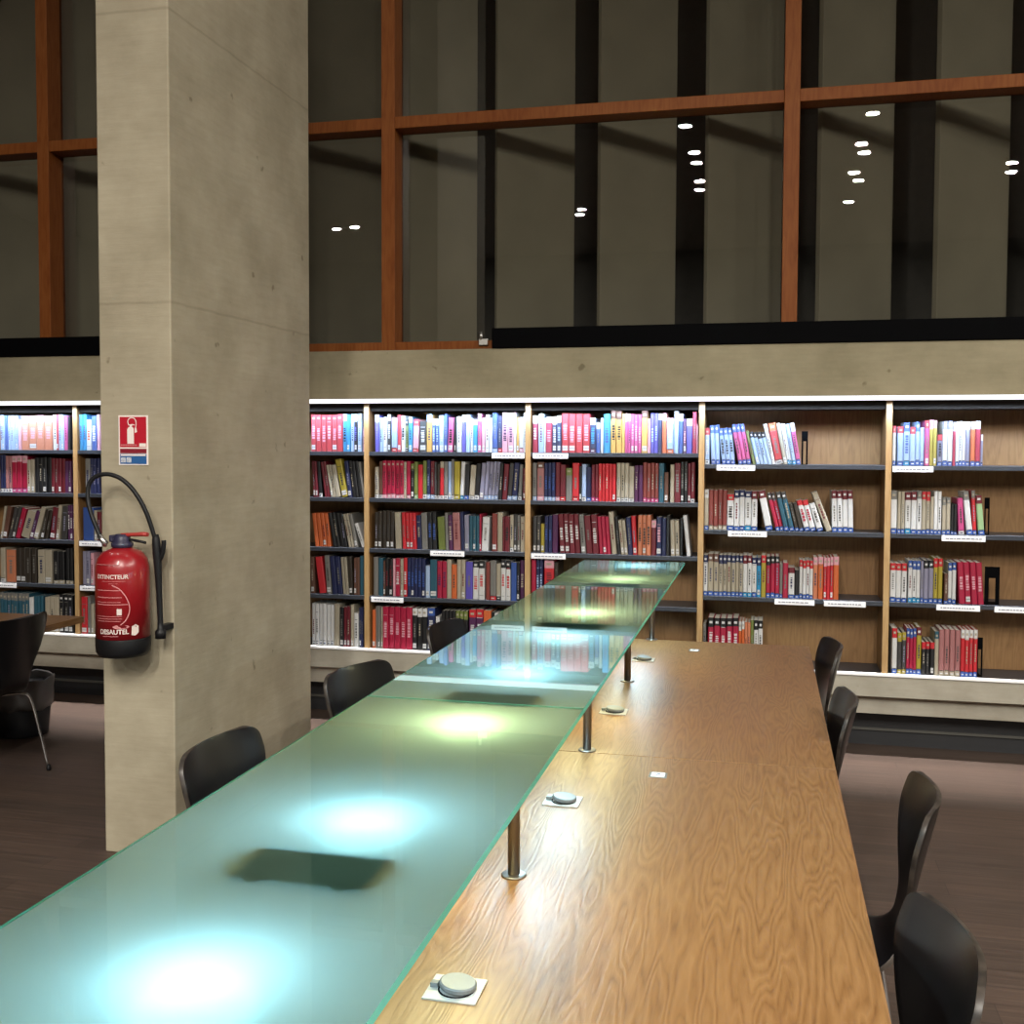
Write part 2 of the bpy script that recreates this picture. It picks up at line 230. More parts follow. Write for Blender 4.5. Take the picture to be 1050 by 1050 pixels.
 'F1': (1.5903, '''671 18 214 0 w r b -;697 32 211 0 p r b -;729.3 31 235 0 p b c b;760.6 28 211 0 p r b -;788.9 23 235 0 p b b -;812.2 23 208 0 p - b -;835.5 24 244 0 m r - -;859.8 19 247 0 y i - -;879.1 19 247 0 y i - -;901 26 169 0 s r b k;927.3 25 238 0 w s b -;952.6 25 238 0 w s b -;978 14 235 0 M w - -;992.3 16 238 0 w - b -;1008.6 16 238 0 w - b -;1024.9 16 238 0 w - b -;1041.2 25 238 0 s w b -;1067 23 238 0 o w b -;1090.3 26 238 0 M w b -;1118 12 170 0 s w b -'''),
 'F2': (1.2205, '''667.3 34 233 0 w g b -;704 18 228 0 e - b -;722.3 18 228 0 e - b -;742 31 228 0 w R c -;773.3 29 228 0 w R b -;802.6 25 232 0 w g b -;827.9 22 229 0 e r b -;850.2 22 229 0 e r b -;872.5 17 206 0 e - b -;889.8 19 233 0 w - b -;909.1 19 233 0 w - b -;932 21 201 0 e g b -;953.3 21 201 0 e g b -;977 15 165 0 k - b -;992.3 15 165 0 k - b -;1017.6 30 196 -11 m - w -;1058.1 31 232 -25 w g b -;1089.2 20 238 -13 r g b -;1116.7 32 215 -19 L R b -'''),
 'F3': (0.846, '''671 31 210 0 w r b -;702.3 28 211 0 w r b -;730.6 28 211 0 w r b -;765 21 228 0 w b c -;786.3 21 228 0 w b c -;807.6 21 228 0 w b c -;828.9 15 225 0 s - b -;844.2 25 233 0 s k b -;869.5 25 233 0 s k b -;894.8 23 246 0 y r b -;918.1 23 246 0 y r b -;949 20 163 0 d - b -;969.3 20 222 0 w b b -;989.6 20 222 0 w b b -;1028 31 228 -15 M - - i;1059.3 31 228 -15 M - - i;1090.6 31 228 -15 M - - i;1121.9 31 228 -15 M - - i'''),
 'F4': (0.452, '''688 28 251 0 w r b -;716.3 23 227 0 G y y -;739.6 23 227 0 G y y -;762.9 17 251 0 M b b -;780.2 17 251 0 M b b -;797.5 17 251 0 M b b -;814.8 25 260 0 y R b -;841 22 181 0 k r - -;863.3 22 181 0 k r - -;885.6 22 181 0 k r - -;907.9 22 238 0 e t - -;930.2 27 252 0 I - e -;957.5 27 252 0 I - e -;984.8 27 252 0 I - e -;1012.1 27 252 0 I - e -;1040 21 256 0 r w b -;1061.3 21 256 0 r w b -;1082.6 21 256 0 r w b -;1104 21 256 0 r w b -'''),
 'B1': (1.6508, '''-2719.0 34.3 226 0 r r - i;-2684.4 34.3 226 0 r r - i;-2649.8 34.3 226 0 r r - i;-2615.2 34.3 226 0 r r - i;-2580.6 34.3 226 0 r r - i;-2546.0 34.3 226 0 r r - i;-2511.4 27.4 230 0 c w - k;-2483.6 22.5 226 0 c - - -;-2460.8 24.5 229 0 p - - -;-2436.0 21.6 229 0 k w - v;-2414.1 27.4 229 0 p g - -;-2379.9 13.7 145 0 i - - -'''),
 'B2': (1.3706, '''-2703.0 16.8 221 -13 R - - -;-2685.9 16.8 221 -13 R - - -;-2664.8 21.4 221 -16 k - w -;-2628.9 17.7 218 -30 R - - -;-2610.9 17.7 218 -30 R - - -;-2586.5 15.8 199 -34 e - - -;-2570.4 15.8 199 -34 e - - -;-2554.3 30.8 200 -33 e - - -;-2514.8 41.0 233 -48 y - - -;-2474.1 27.0 222 -29 n - - -;-2446.8 21.4 223 -29 k - - -;-2425.1 21.4 223 -29 k - - -;-2403.3 21.4 223 -29 k - - -;-2380.7 15.8 216 -29 g - - -'''),
 'B3': (1.0645, '''-2692.0 25.8 204 -22 o - - -;-2665.9 25.8 204 -22 o - - -;-2639.7 25.8 204 -22 o - - -;-2613.6 25.8 204 -22 o - - -;-2575.4 24.0 210 -35 k - - -;-2551.1 24.0 210 -35 k - - -;-2526.8 24.0 210 -35 k - - -;-2502.5 24.0 210 -35 k - - -;-2472.1 18.5 206 -41 e - - -;-2453.3 18.5 206 -41 e - - -;-2431.9 23.1 202 -42 g - - -;-2389.1 25.8 149 -51 w - - -'''),
 'B4': (0.7737, '''-2722 27 225 -5 d - - -;-2668 47 230 -29 r - - -;-2616 33 236 -18 g - - -;-2578.5 33 233 -22 n - - -;-2545.2 33 233 -22 n - - -;-2511.9 21 226 -17 e - - -;-2490.6 21 226 -17 e - - -;-2469 26 231 -10 D - - -;-2441 20 228 0 d - - -;-2420.7 20 228 0 d - - -;-2400 24 242 0 t - - -'''),
 'B5': (0.452, '''-2718 24 257 0 w - w -;-2693.7 24 257 0 w - w -;-2669.4 24 257 0 w - w -;-2645.1 24 257 0 w - w -;-2620.8 24 257 0 w - w -;-2596.5 24 257 0 w - w -;-2572.2 36 261 3 e - - -;-2533.1 27 244 0 k - - -;-2505.8 21 245 0 R - - -;-2484.5 21 245 0 R - - -;-2462 22 260 0 e - - -;-2439.7 29 211 0 w - - -;-2409 15 244 0 n - - -;-2393.7 15 244 0 n - - -'''),
 'A1': (1.6508, '''-4927 19 226 0 p - - -;-4907.7 19 226 0 p - - -;-4888.4 22 220 0 b - - -;-4866.1 19 226 0 p - - -;-4846.8 19 226 0 p - - -;-4827.5 19 226 0 p - - -;-4808.2 19 226 0 p - - -;-4788 22 200 0 i - - -;-4764 58 225 0 O i - i;-4705.7 58 225 0 O i - i;-4647.4 58 225 0 O i - i;-4589.1 58 225 0 O i - i;-4530.8 32 231 0 w - - -;-4498.5 17 231 0 r - - -;-4481.2 18 231 0 p - - -;-4462.9 18 231 0 p - - -;-4444.6 29 222 0 m - - -;-4415 19 218 0 k - - -'''),
 'Z1': (1.6508, '''-4329 25 231 0 c - - -;-4303.7 25 231 0 c - - -;-4277 34 199 0 w - - o;-4241 37 224 0 b - - w;-4203 18 230 0 i - - -'''),
 'A2': (1.3706, '''-4932 23 249 0 n - w -;-4908.7 23 249 0 n - w -;-4885.4 22 239 0 I - w -;-4863.1 22 239 0 I - w -;-4840.8 38 243 0 M i m -;-4802.5 38 243 0 M i m -;-4764 38 243 0 M i m -;-4725 27 218 0 e - - -;-4697.7 27 218 0 e - - -;-4665 30 231 0 k - - -;-4634.7 30 231 0 k - - -;-4604.4 30 231 0 k - - -;-4574.1 30 231 0 k - - -;-4543.8 25 225 0 R - - -;-4518 25 225 0 R - - -;-4492.7 25 225 0 R - - -;-4467.4 25 225 0 R - - -;-4441 23 207 0 V - - -;-4417.7 23 207 0 V - - -'''),
 'Z2': (1.3706, '''-4294 37 227 0 g - - -;-4256 22 227 0 n - - -;-4233.7 22 227 0 n - - -;-4211 22 227 0 n - - -'''),
 'A3': (1.0645, '''-4938.0 18.3 212 36 e - - -;-4917.8 34.6 214 43 d - - -;-4881.3 26.9 208 55 G - - -;-4853.5 26.9 208 55 G - - -;-4824.6 34.6 202 57 M - - -;-4789.1 67.2 184 61 e - - -;-4716.5 30.7 185 57 V - - -;-4685.0 36.5 212 64 e - - -;-4631.7 26.9 192 42 D - - -;-4604.5 26.9 192 42 D - - -;-4560.3 39.4 212 28 R - - -;-4516.2 25.9 226 25 e - - -;-4479.9 42.3 220 14 G - - -;-4423.0 18.3 226 0 V - - w;-4404.4 18.3 226 0 V - - w;-4385.8 18.3 226 0 V - - w'''),
 'Z3': (1.0645, '''-4316 79 216 0 b - - -;-4235 24 198 0 e - - -;-4210 31 186 0 R - - -'''),
 'A4': (0.7737, '''-4936 38 230 0 e - w -;-4897 70 212 0 O - - -;-4823 39 228 0 D - - -;-4783.7 39 228 0 D - - -;-4744 39 228 0 D - - -;-4704.7 39 228 0 D - - -;-4653 52 219 0 e - - -;-4600.7 52 219 0 e - - -;-4540 41 215 0 k - e -;-4498.7 41 215 0 k - e -;-4448 26 236 0 k - e -;-4421.7 26 236 0 k - e -'''),
 'Z4': (0.7737, '''-4321 27 220 0 s - - -;-4293.7 27 220 0 s - - -;-4265 24 209 0 i - - -'''),
 'A5': (0.452, '''-4950 28 249 0 t g - -;-4921.7 28 249 0 t g - -;-4893.4 28 249 0 t g - -;-4865 28 249 0 t g - -;-4836.7 28 249 0 t g - -;-4808.4 28 249 0 t g - -;-4780 28 249 0 t g - -;-4751.7 28 249 0 t g - -;-4723 32 227 0 w - - -;-4689 23 236 0 t - - -;-4665.7 23 236 0 t - - -;-4642.4 23 236 0 t - - -;-4605 35 233 0 e - - -;-4569.7 35 233 0 e - - -;-4534.4 35 233 0 e - - -;-4499.1 34 249 0 k k - -;-4464.8 34 249 0 k k - -;-4430.5 34 249 0 k k - -'''),
 'Z5': (0.452, '''-4332.7 43 241 0 r - - -;-4289 20 242 0 g - - -;-4267 22 198 0 e - - -'''),
}
# ------------------------------------------------------------------ materials
WARM_D, WARM_L = (0.235, 0.205, 0.15), (0.40, 0.36, 0.285)
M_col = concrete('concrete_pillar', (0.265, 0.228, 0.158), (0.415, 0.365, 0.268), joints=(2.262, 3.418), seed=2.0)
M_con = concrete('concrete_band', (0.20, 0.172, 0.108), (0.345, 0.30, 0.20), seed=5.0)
M_ledge = concrete('concrete_ledge', (0.30, 0.275, 0.22), (0.47, 0.44, 0.37), seed=9.0)
M_ceil = plain('ceiling_paint', (0.30, 0.28, 0.25), 0.9)
M_wallfar = plain('far_wall_paint', (0.10, 0.095, 0.085), 0.9)
M_black = plain('black_metal', (0.0012, 0.0012, 0.0016), 0.7, spec=0.04)
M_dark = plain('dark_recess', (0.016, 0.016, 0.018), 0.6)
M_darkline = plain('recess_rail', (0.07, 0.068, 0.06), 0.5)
M_oakcase = flame_wood('bookcase_oak', (0.165, 0.083, 0.027), (0.225, 0.120, 0.042), (0.27, 0.152, 0.058), 0.55, (4, 2, 1), 'Z', 5.0, 0.05, 0.0)
M_oakedge = flame_wood('bookcase_oak_edge', (0.31, 0.185, 0.070), (0.365, 0.228, 0.096), (0.41, 0.27, 0.125), 0.5, (1, 2, 5), 'Z', 4.0, 0.05, 0.0)
M_shelf = plain('shelf_slate_metal', (0.030, 0.035, 0.046), 0.4, 0.0, 0.4)
M_shade = plain('shaded_top_panel', (0.012, 0.008, 0.005), 0.7, spec=0.2)  # near-black instead of oak: shade under the strip put into the colour
M_paper = plain('label_paper', (0.82, 0.83, 0.86), 0.6, var=0.02)
M_ink = plain('label_ink', (0.10, 0.11, 0.16), 0.6)
M_desk = [flame_wood('desk_oak_veneer', (0.122, 0.055, 0.016), (0.200, 0.101, 0.033), (0.262, 0.143, 0.054), 0.42, (0, 0, 0), 'Y', 9.0),
          flame_wood('desk_oak_veneer_b', (0.122, 0.055, 0.016), (0.200, 0.101, 0.033), (0.262, 0.143, 0.054), 0.42, (2.3, 4.1, 0), 'Y', 8.5),
          flame_wood('desk_oak_veneer_c', (0.122, 0.055, 0.016), (0.200, 0.101, 0.033), (0.262, 0.143, 0.054), 0.42, (7.3, 1.1, 0), 'Y', 9.0)]
M_deskedge = flame_wood('desk_edge', (0.16, 0.08, 0.03), (0.22, 0.115, 0.045), (0.28, 0.15, 0.06), 0.4, (1, 1, 1), 'Y', 6.0, 0.1, 0.1)
M_frame = flame_wood('window_frame_redwood', (0.135, 0.038, 0.008), (0.18, 0.054, 0.012), (0.215, 0.072, 0.018), 0.5, (3, 3, 3), 'Z', 4.0, 0.08, 0.0, spec=0.12)
M_blade = plain('beige_blade', (0.27, 0.245, 0.175), 0.85, nscale=3.0, var=0.08)
M_steel = plain('brushed_steel', (0.56, 0.55, 0.53), 0.3, 1.0)
M_chrome = plain('chrome', (0.72, 0.72, 0.72), 0.14, 1.0)
M_post = plain('post_steel', (0.20, 0.175, 0.155), 0.36, 1.0)
M_flange = plain('flange_steel', (0.30, 0.28, 0.26), 0.4, 1.0)
M_lid = plain('grey_lid', (0.15, 0.155, 0.15), 0.45, 0.2)
M_plate = plain('socket_plate', (0.44, 0.42, 0.37), 0.4, 0.3)
M_shell = plain('black_lacquer', (0.005, 0.005, 0.006), 0.30, spec=0.35, nscale=5)
M_rim = plain('worn_ply_edge', (0.030, 0.023, 0.018), 0.45, var=0.7, nscale=30)
M_rubber = plain('black_rubber', (0.006, 0.006, 0.007), 0.45, spec=0.25)
M_red = plain('red_enamel', (0.25, 0.008, 0.012), 0.3, coat=0.25)
M_redlever = plain('red_lever', (0.33, 0.03, 0.025), 0.4)
M_navy = plain('valve_plastic', (0.02, 0.018, 0.045), 0.4)
M_print = plain('printed_white', (0.62, 0.52, 0.48), 0.5, var=0.02)
M_printpink = plain('printed_pink', (0.50, 0.20, 0.20), 0.5, var=0.02)
M_signwhite = plain('sign_white', (0.78, 0.70, 0.66), 0.45, var=0.02)
M_signred = plain('sign_red', (0.42, 0.004, 0.02), 0.4, var=0.03)
M_signdark = plain('sign_dark_red', (0.20, 0.008, 0.02), 0.4, var=0.03)
M_signblue = plain('sign_blue', (0.02, 0.10, 0.28), 0.4, var=0.03)
M_bin = plain('bin_dark', (0.015, 0.016, 0.02), 0.5)
M_liner = plain('bin_liner_grey', (0.16, 0.15, 0.145), 0.35)
M_ledfront = emit('strip_face', (0.95, 0.96, 1.0), 1.9)
M_lampC = emit('lamp_cool', (0.54, 0.82, 1.0), LAMP)
M_lampY = emit('lamp_warm', (1.0, 0.90, 0.46), LAMP*0.62)
M_lens = emit('downlight_lens', (0.80, 0.92, 1.0), 12.0)

def floor_mat():
    m, nt, out = new_mat('dark_plank_floor')
    b = nd(nt, 'ShaderNodeBsdfPrincipled', Roughness=0.5)
    mp = coords(nt, (1, 1, 1))
    br = nd(nt, 'ShaderNodeTexBrick', Scale=1.0, Mortar__Size=0.002)
    br.inputs['Brick Width'].default_value = 1.4; br.inputs['Row Height'].default_value = 0.12
    br.inputs['Color1'].default_value = rgb((0.9, 0.9, 0.9)); br.inputs['Color2'].default_value = rgb((1.15, 1.1, 1.08)); br.inputs['Mortar'].default_value = rgb((0.6, 0.6, 0.6))
    lk(nt, mp, 'Vector', br, 'Vector')
    mp2 = coords(nt, (1.2, 22, 1)); nz = nd(nt, 'ShaderNodeTexNoise', Scale=2.5, Detail=6.0, Roughness=0.65); lk(nt, mp2, 'Vector', nz, 'Vector')
    r = ramp(nt, [(0.28, (0.044, 0.029, 0.022)), (0.55, (0.068, 0.046, 0.035)), (0.75, (0.10, 0.070, 0.054))]); lk(nt, nz, 'Fac', r, 'Fac')
    mx = nd(nt, 'ShaderNodeMix', _data_type='RGBA', _blend_type='MULTIPLY'); mx.inputs[0].default_value = 1.0
    nt.links.new(r.outputs['Color'], mx.inputs[6]); nt.links.new(br.outputs['Color'], mx.inputs[7])
    nt.links.new(mx.outputs[2], b.inputs['Base Color'])
    bp = nd(nt, 'ShaderNodeBump', Strength=0.1, Distance=0.002); lk(nt, nz, 'Fac', bp, 'Height'); lk(nt, bp, 'Normal', b, 'Normal')
    lk(nt, b, 'BSDF', out, 'Surface'); return m
M_floor = floor_mat()

def pane_mat():
    m, nt, out = new_mat('window_glass')
    t = nd(nt, 'ShaderNodeBsdfTransparent', Color=rgb((0.87, 0.87, 0.86)))
    g = nd(nt, 'ShaderNodeBsdfGlossy', Roughness=0.0, Color=rgb((1, 1, 1)))
    fr = nd(nt, 'ShaderNodeFresnel', IOR=1.5)
    mx = nt.nodes.new('ShaderNodeMixShader')
    lk(nt, fr, 'Fac', mx, 'Fac'); lk(nt, t, 'BSDF', mx, 1); lk(nt, g, 'BSDF', mx, 2)
    lk(nt, mx, 'Shader', out, 'Surface'); return m
M_pane = pane_mat()

def shelf_glass():
    m, nt, out = new_mat('green_float_glass')
    g = nd(nt, 'ShaderNodeBsdfGlass', Color=rgb((0.74, 0.94, 0.88)), Roughness=0.0, IOR=1.5)
    lk(nt, g, 'BSDF', out, 'Surface')
    e, nt, out = new_mat('green_glass_edge')
    g = nd(nt, 'ShaderNodeBsdfGlass', Color=rgb((0.55, 0.95, 0.82)), Roughness=0.25, IOR=1.5)
    df = nd(nt, 'ShaderNodeBsdfDiffuse', Color=rgb((0.10, 0.52, 0.38)))  # green diffuse stands in for light guided out to the pane edge
    a = nt.nodes.new('ShaderNodeMixShader'); a.inputs[0].default_value = 0.5
    lk(nt, g, 'BSDF', a, 1); lk(nt, df, 'BSDF', a, 2); lk(nt, a, 'Shader', out, 'Surface')
    f, nt, out = new_mat('frosted_underside')
    tr = nd(nt, 'ShaderNodeBsdfTranslucent', Color=rgb((0.57, 0.70, 0.72)))
    df = nd(nt, 'ShaderNodeBsdfDiffuse', Color=rgb((0.30, 0.42, 0.36)))
    rf = nd(nt, 'ShaderNodeBsdfRefraction', Color=rgb((0.62, 0.86, 0.78)), Roughness=0.8, IOR=1.2)
    a = nt.nodes.new('ShaderNodeMixShader'); a.inputs[0].default_value = 0.30
    lk(nt, tr, 'BSDF', a, 1); lk(nt, df, 'BSDF', a, 2)
    c = nt.nodes.new('ShaderNodeMixShader'); c.inputs[0].default_value = 0.07
    lk(nt, a, 'Shader', c, 1); lk(nt, rf, 'BSDF', c, 2)
    lk(nt, c, 'Shader', out, 'Surface')
    return m, f, e
M_glass, M_frost, M_gedge = shelf_glass()

# ------------------------------------------------------------------ room
XL, XR, YB = -14.0, 9.0, -18.0
ZC = 6.0
bm = BM(); box(bm, XL, XR, YB, 3.0, -0.12, 0.0); struct('floor', bm, M_floor)
bm = BM(); box(bm, XL, XR, YB, 3.0, ZC, ZC+0.2); struct('ceiling', bm, M_ceil)
bm = BM(); box(bm, XL-0.2, XL, YB, 3.0, 0, ZC); struct('wall_left', bm, M_wallfar)
bm = BM(); box(bm, XR, XR+0.2, YB, 3.0, 0, ZC); struct('wall_right', bm, M_wallfar)
bm = BM(); box(bm, XL, XR, YB-0.2, YB, 0, ZC); struct('wall_front', bm, M_wallfar)
bm = BM(); box(bm, XL, XR, 2.6, 2.8, 0, ZC); struct('wall_outer', bm, M_wallfar)
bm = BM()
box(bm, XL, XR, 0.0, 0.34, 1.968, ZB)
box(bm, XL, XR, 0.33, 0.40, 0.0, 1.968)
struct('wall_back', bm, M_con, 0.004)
bm = BM()
box(bm, XL, XR, -0.005, 0.33, 0.322, 0.438)
box(bm, XL, XR, 0.055, 0.33, 0.215, 0.322)
struct('trim_1', bm, M_ledge, 0.003, 'concrete ledge running under the bookcases')
bm = BM(); box(bm, XL, XR, -0.016, 0.02, 0.438, ZL); struct('trim_2', bm, plain('white_edge', (0.86, 0.86, 0.86), 0.4), 0.002, 'white edge strip along the top of the concrete ledge')
bm = BM()
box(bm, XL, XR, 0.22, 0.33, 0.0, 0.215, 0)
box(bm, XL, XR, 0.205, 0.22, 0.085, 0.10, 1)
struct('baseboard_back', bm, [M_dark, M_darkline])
bm = BM(); box(bm, CX2, CX, CY, CY2, 0, ZC); struct('pillar', bm, M_col, 0.006, 'rough concrete pillar standing in front of the bookcases')

# windows above the concrete band
MUL = [-7.05, -4.671, -2.287, 0.077, 2.45, 4.83]
for i in range(len(MUL)-1):
    w = bpy.data.objects.new(f'window_{i+1}', None); COL.objects.link(w); w['kind'] = 'structure'
    a, b = MUL[i], MUL[i+1]
    w.location = (a, 0.18, ZB)
    def L(bm, x0, x1, y0, y1, z0, z1): box(bm, x0-a, x1-a, y0-0.18, y1-0.18, z0-ZB, z1-ZB)
    bm = BM(); L(bm, a, a+0.085, 0.10, 0.262, ZB, ZC); obj('mullion', bm, M_frame, w, 0.003)
    bm = BM(); L(bm, a+0.085, b, 0.105, 0.262, 3.602, 3.672); obj('transom', bm, M_frame, w, 0.003)
    bm = BM(); L(bm, a+0.085, b, 0.105, 0.262, ZB, 2.318); obj('bottom_rail', bm, M_frame, w, 0.003)
    bm = BM(); L(bm, a+0.085, b, 0.238, 0.246, 2.318, 3.602); obj('lower_pane', bm, M_pane, w)
    bm = BM(); L(bm, a+0.085, b, 0.238, 0.246, 3.672, ZC); obj('upper_pane', bm, M_pane, w)

# rotated beige blades beyond the glass
bl = None
for k in range(-10, 5):
    cx = 0.498+k*0.645
    if bl is None:
        bm = BM(); box(bm, -0.27, 0.27, -0.02, 0.02, 0, ZC-0.02)
        bl = obj('sunshade_blade', bm, M_blade, None, 0.004); o = bl
    else:
        o = bl.copy(); COL.objects.link(o)
    o.location = (cx, 0.60, 0.0); o.rotation_euler = (0, 0, math.radians(37))
    tag(o, 'tall beige upright blade standing behind the dark window panes', 'sun shade', 'beige blades behind the windows')

# black rails lying on the concrete band
bm = BM(); box(bm, -1.566, 5.0, -0.012, 0.075, ZB, ZB+0.118)
tag(obj('cable_duct', bm, M_black, None, 0.004), 'long black metal duct on the concrete band below the tall window panes', 'duct')
bm = BM(); box(bm, -9.0, -3.4, -0.012, 0.075, ZB, ZB+0.122)
tag(obj('cable_duct', bm, M_black, None, 0.004), 'black metal duct on the concrete band ending behind the pillar', 'duct')
t = thing('window_latch', 'small steel latch on the red window rail beside the black duct', 'latch', (-1.645, 0.095, 2.318))
bm = BM(); box(bm, -0.025, 0.03, -0.012, 0.006, -0.03, 0.008); obj('latch_body', bm, M_steel, t, 0.003)
bm = BM(); tube(bm, [(-0.012, -0.004, 0.0), (-0.012, -0.004, 0.05)], 0.009); obj('knob', bm, M_steel, t)

# ------------------------------------------------------------------ ceiling downlights, reflected ones and added fill
def area(parent, power, size, color, z=-0.012):
    d = bpy.data.lights.new('lamp_light', 'AREA'); d.shape = 'DISK'; d.size = size; d.energy = power; d.color = color
    o = bpy.data.objects.new('lamp_light', d); COL.objects.link(o); o.parent = parent; o.location = (0, 0, z)
dl_meshes = None
def downlight(x, y, power, color=(1.0, 0.95, 0.86), size=0.16):
    global dl_meshes
    t = thing('downlight', 'round downlight in the reading room ceiling, among reflected and added fill lights', 'ceiling light', (x, y, ZC), 0, 'downlights in the ceiling')
    if dl_meshes is None:
        bm = BM(); lathe(bm, [(0.087, 0.0), (0.125, 0.0), (0.125, -0.014), (0.087, -0.014), (0.087, 0.0)]); r = obj('trim_ring', bm, M_steel, t)
        bm = BM(); lathe(bm, [(0.0, -0.006), (0.086, -0.006), (0.086, -0.001), (0.0, -0.001)]); l = obj('lens', bm, M_lens, t)
        dl_meshes = (r, l)
    else:
        for p in dl_meshes:
            c = p.copy(); COL.objects.link(c); c.parent = t
    area(t, power, size, color, -0.02)
for x, y in [(-3.42, -13.67), (-3.31, -13.25), (-1.11, -8.37), (-1.07, -9.75), (-1.07, -10.35), (-1.09, -11.55), (-1.13, -12.15), (1.29, -8.34), (1.27, -9.8), (1.35, -10.3),
             (1.30, -11.5), (1.40, -12.05), (1.36, -13.65), (3.57, -11.4), (3.68, -12.0), (-8.37, -14.0), (-7.95, -13.9)]:
    downlight(x, y, DOWN_FAR)
for x, y in [(5.6, -3.2), (5.6, -6.0), (5.6, -8.8), (7.4, -4.6), (7.4, -7.4)]:  # extra downlights added at the side to brighten the pillar's right face
    downlight(x, y, FILL_SIDE)
for x in (-5.2, -3.6, -1.1, 1.3, 3.7):  # extra overhead downlights added as fill, outside the window reflection
    for y in (-2.4,):
        downlight(x, y, FILL_NEAR)

# ------------------------------------------------------------------ bookcases
ZTOP = 1.925
SHELF_L, SHELF_R = (1.6508, 1.3706, 1.0645, 0.7737), (1.5903, 1.2205, 0.8460)
LABELS = {(-5, 3): [(-5.03, -4.80)], (-4, 2): [(-4.324, -4.16)], (-4, 3): [(-4.324, -4.16)],
          (-2, 0): [(-1.565, -1.369)], (-2, 2): [(-1.943, -1.732)], (-2, 3): [(-2.319, -2.114)],
          (-1, 0): [(-1.318, -1.111)], (-1, 2): [(-1.326, -1.122)],
          (0, 0): [(-0.264, -0.054)], (0, 1): [(-0.197, 0.015)], (0, 2): [(0.062, 0.276), (0.327, 0.546)],
          (1, 0): [(0.672, 0.88)], (1, 1): [(0.929, 1.148)], (1, 2): [(0.91, 1.129), (1.201, 1.42)]}
CASE_LABEL = {-5: 'oak bookcase bay behind the wood table, crammed on every shelf', -4: 'oak bookcase bay half hidden by the pillar and the red extinguisher',
              -3: 'oak bookcase bay just past the pillar with a red set on its top shelf', -2: 'oak bookcase bay second past the pillar, full on all shelves',
              -1: 'oak bookcase bay behind the far end of the desk, low shelves empty', 0: 'oak bookcase bay fourth past the pillar, shelves partly empty',
              1: 'oak bookcase bay fifth past the pillar with a wide black bookend'}
for k in range(-5, 2):
    x0 = X4+k; W = 1.0; T = 0.031
    t = thing('bookcase', CASE_LABEL[k], 'bookcase', (x0, 0, ZL), 0, 'built-in oak bookcases along the wall')
    def L(bm, xa, xb, ya, yb, za, zb, mi=0): box(bm, xa, xb, ya, yb, za-ZL, zb-ZL, mi)
    def side(xa):
        bm = BM(); L(bm, xa, xa+T, 0.003, 0.30, ZL, ZTOP); 
        for v in range(0): pass
        L(bm, xa, xa+T, 0.0, 0.003, ZL, 1.942, 1)
        obj('side_panel', bm, [M_oakcase, M_oakedge], t)
    side(0.0)
    if k == 1: side(W)
    bm = BM(); L(bm, T, W, 0.285, 0.30, ZL, ZTOP); obj('back_panel', bm, M_oakcase, t)
    bm = BM(); L(bm, T, W, 0.030, 0.285, 1.897, ZTOP+0.012); obj('top_panel', bm, M_shade, t)
    bm = BM(); L(bm, T, W, 0.004, 0.285, ZL-0.012, ZL-0.001); obj('base_board', bm, M_shelf, t)
    for si, z in enumerate(SHELF_R if k >= 0 else SHELF_L):
        bm = BM(); L(bm, T+0.001, W-0.001, 0.0, 0.284, z-0.012, z)
        L(bm, T+0.001, W-0.001, 0.0, 0.010, z-0.024, z-0.012)
        s = obj('shelf', bm, M_shelf, t, 0.0015)
        for la, lb in LABELS.get((k, si), []):
            bm = BM()
            box(bm, la-x0, lb-x0, -0.004, -0.0005, z-0.034-ZL, z-0.004-ZL, 0)
            xx = la-x0+0.02
            while xx < lb-x0-0.03:
                w = random.uniform(0.008, 0.022); box(bm, xx, xx+w, -0.0046, -0.004, z-0.022-ZL, z-0.017-ZL, 1); xx += w+0.004
            obj('label_strip', bm, [M_paper, M_ink], s)
t = thing('strip_light', 'long white strip light along the top front of the bookcases', 'strip light', (X4-5, 0, 1.943))
bm = BM(); box(bm, 0, 7.03, -0.028, -0.002, 0.0, 0.024); obj('housing', bm, M_signwhite, t)
bm = BM(); box(bm, 0, 7.03, -0.062, -0.0285, 0.0, 0.0235, 0)
for f in bm.faces:
    if f.calc_center_median().z > 0.0234: f.material_index = 1
obj('diffuser', bm, [M_ledfront, M_signwhite], t)
# the louvred downward beam of the strip, tipped a little towards the books
ld = bpy.data.lights.new('strip_beam', 'AREA'); ld.shape = 'RECTANGLE'; ld.size = 7.0; ld.size_y = 0.030; ld.energy = STRIP; ld.color = (0.52, 0.71, 1.0)
ld.spread = math.radians(SPREAD)
ld2 = ld.copy(); ld2.energy = STRIP2; ld2.spread = math.radians(38); ld2.color = (1.0, 0.92, 0.84)
lo = bpy.data.objects.new('strip_down_beam', ld2); COL.objects.link(lo); lo.parent = t; lo.location = (3.515, -0.046, -0.004); lo.rotation_euler = (math.radians(-4), 0, 0)
lo = bpy.data.objects.new('strip_beam', ld); COL.objects.link(lo); lo.parent = t; lo.location = (3.515, -0.046, -0.003); lo.rotation_euler = (math.radians(TILT), 0, 0)

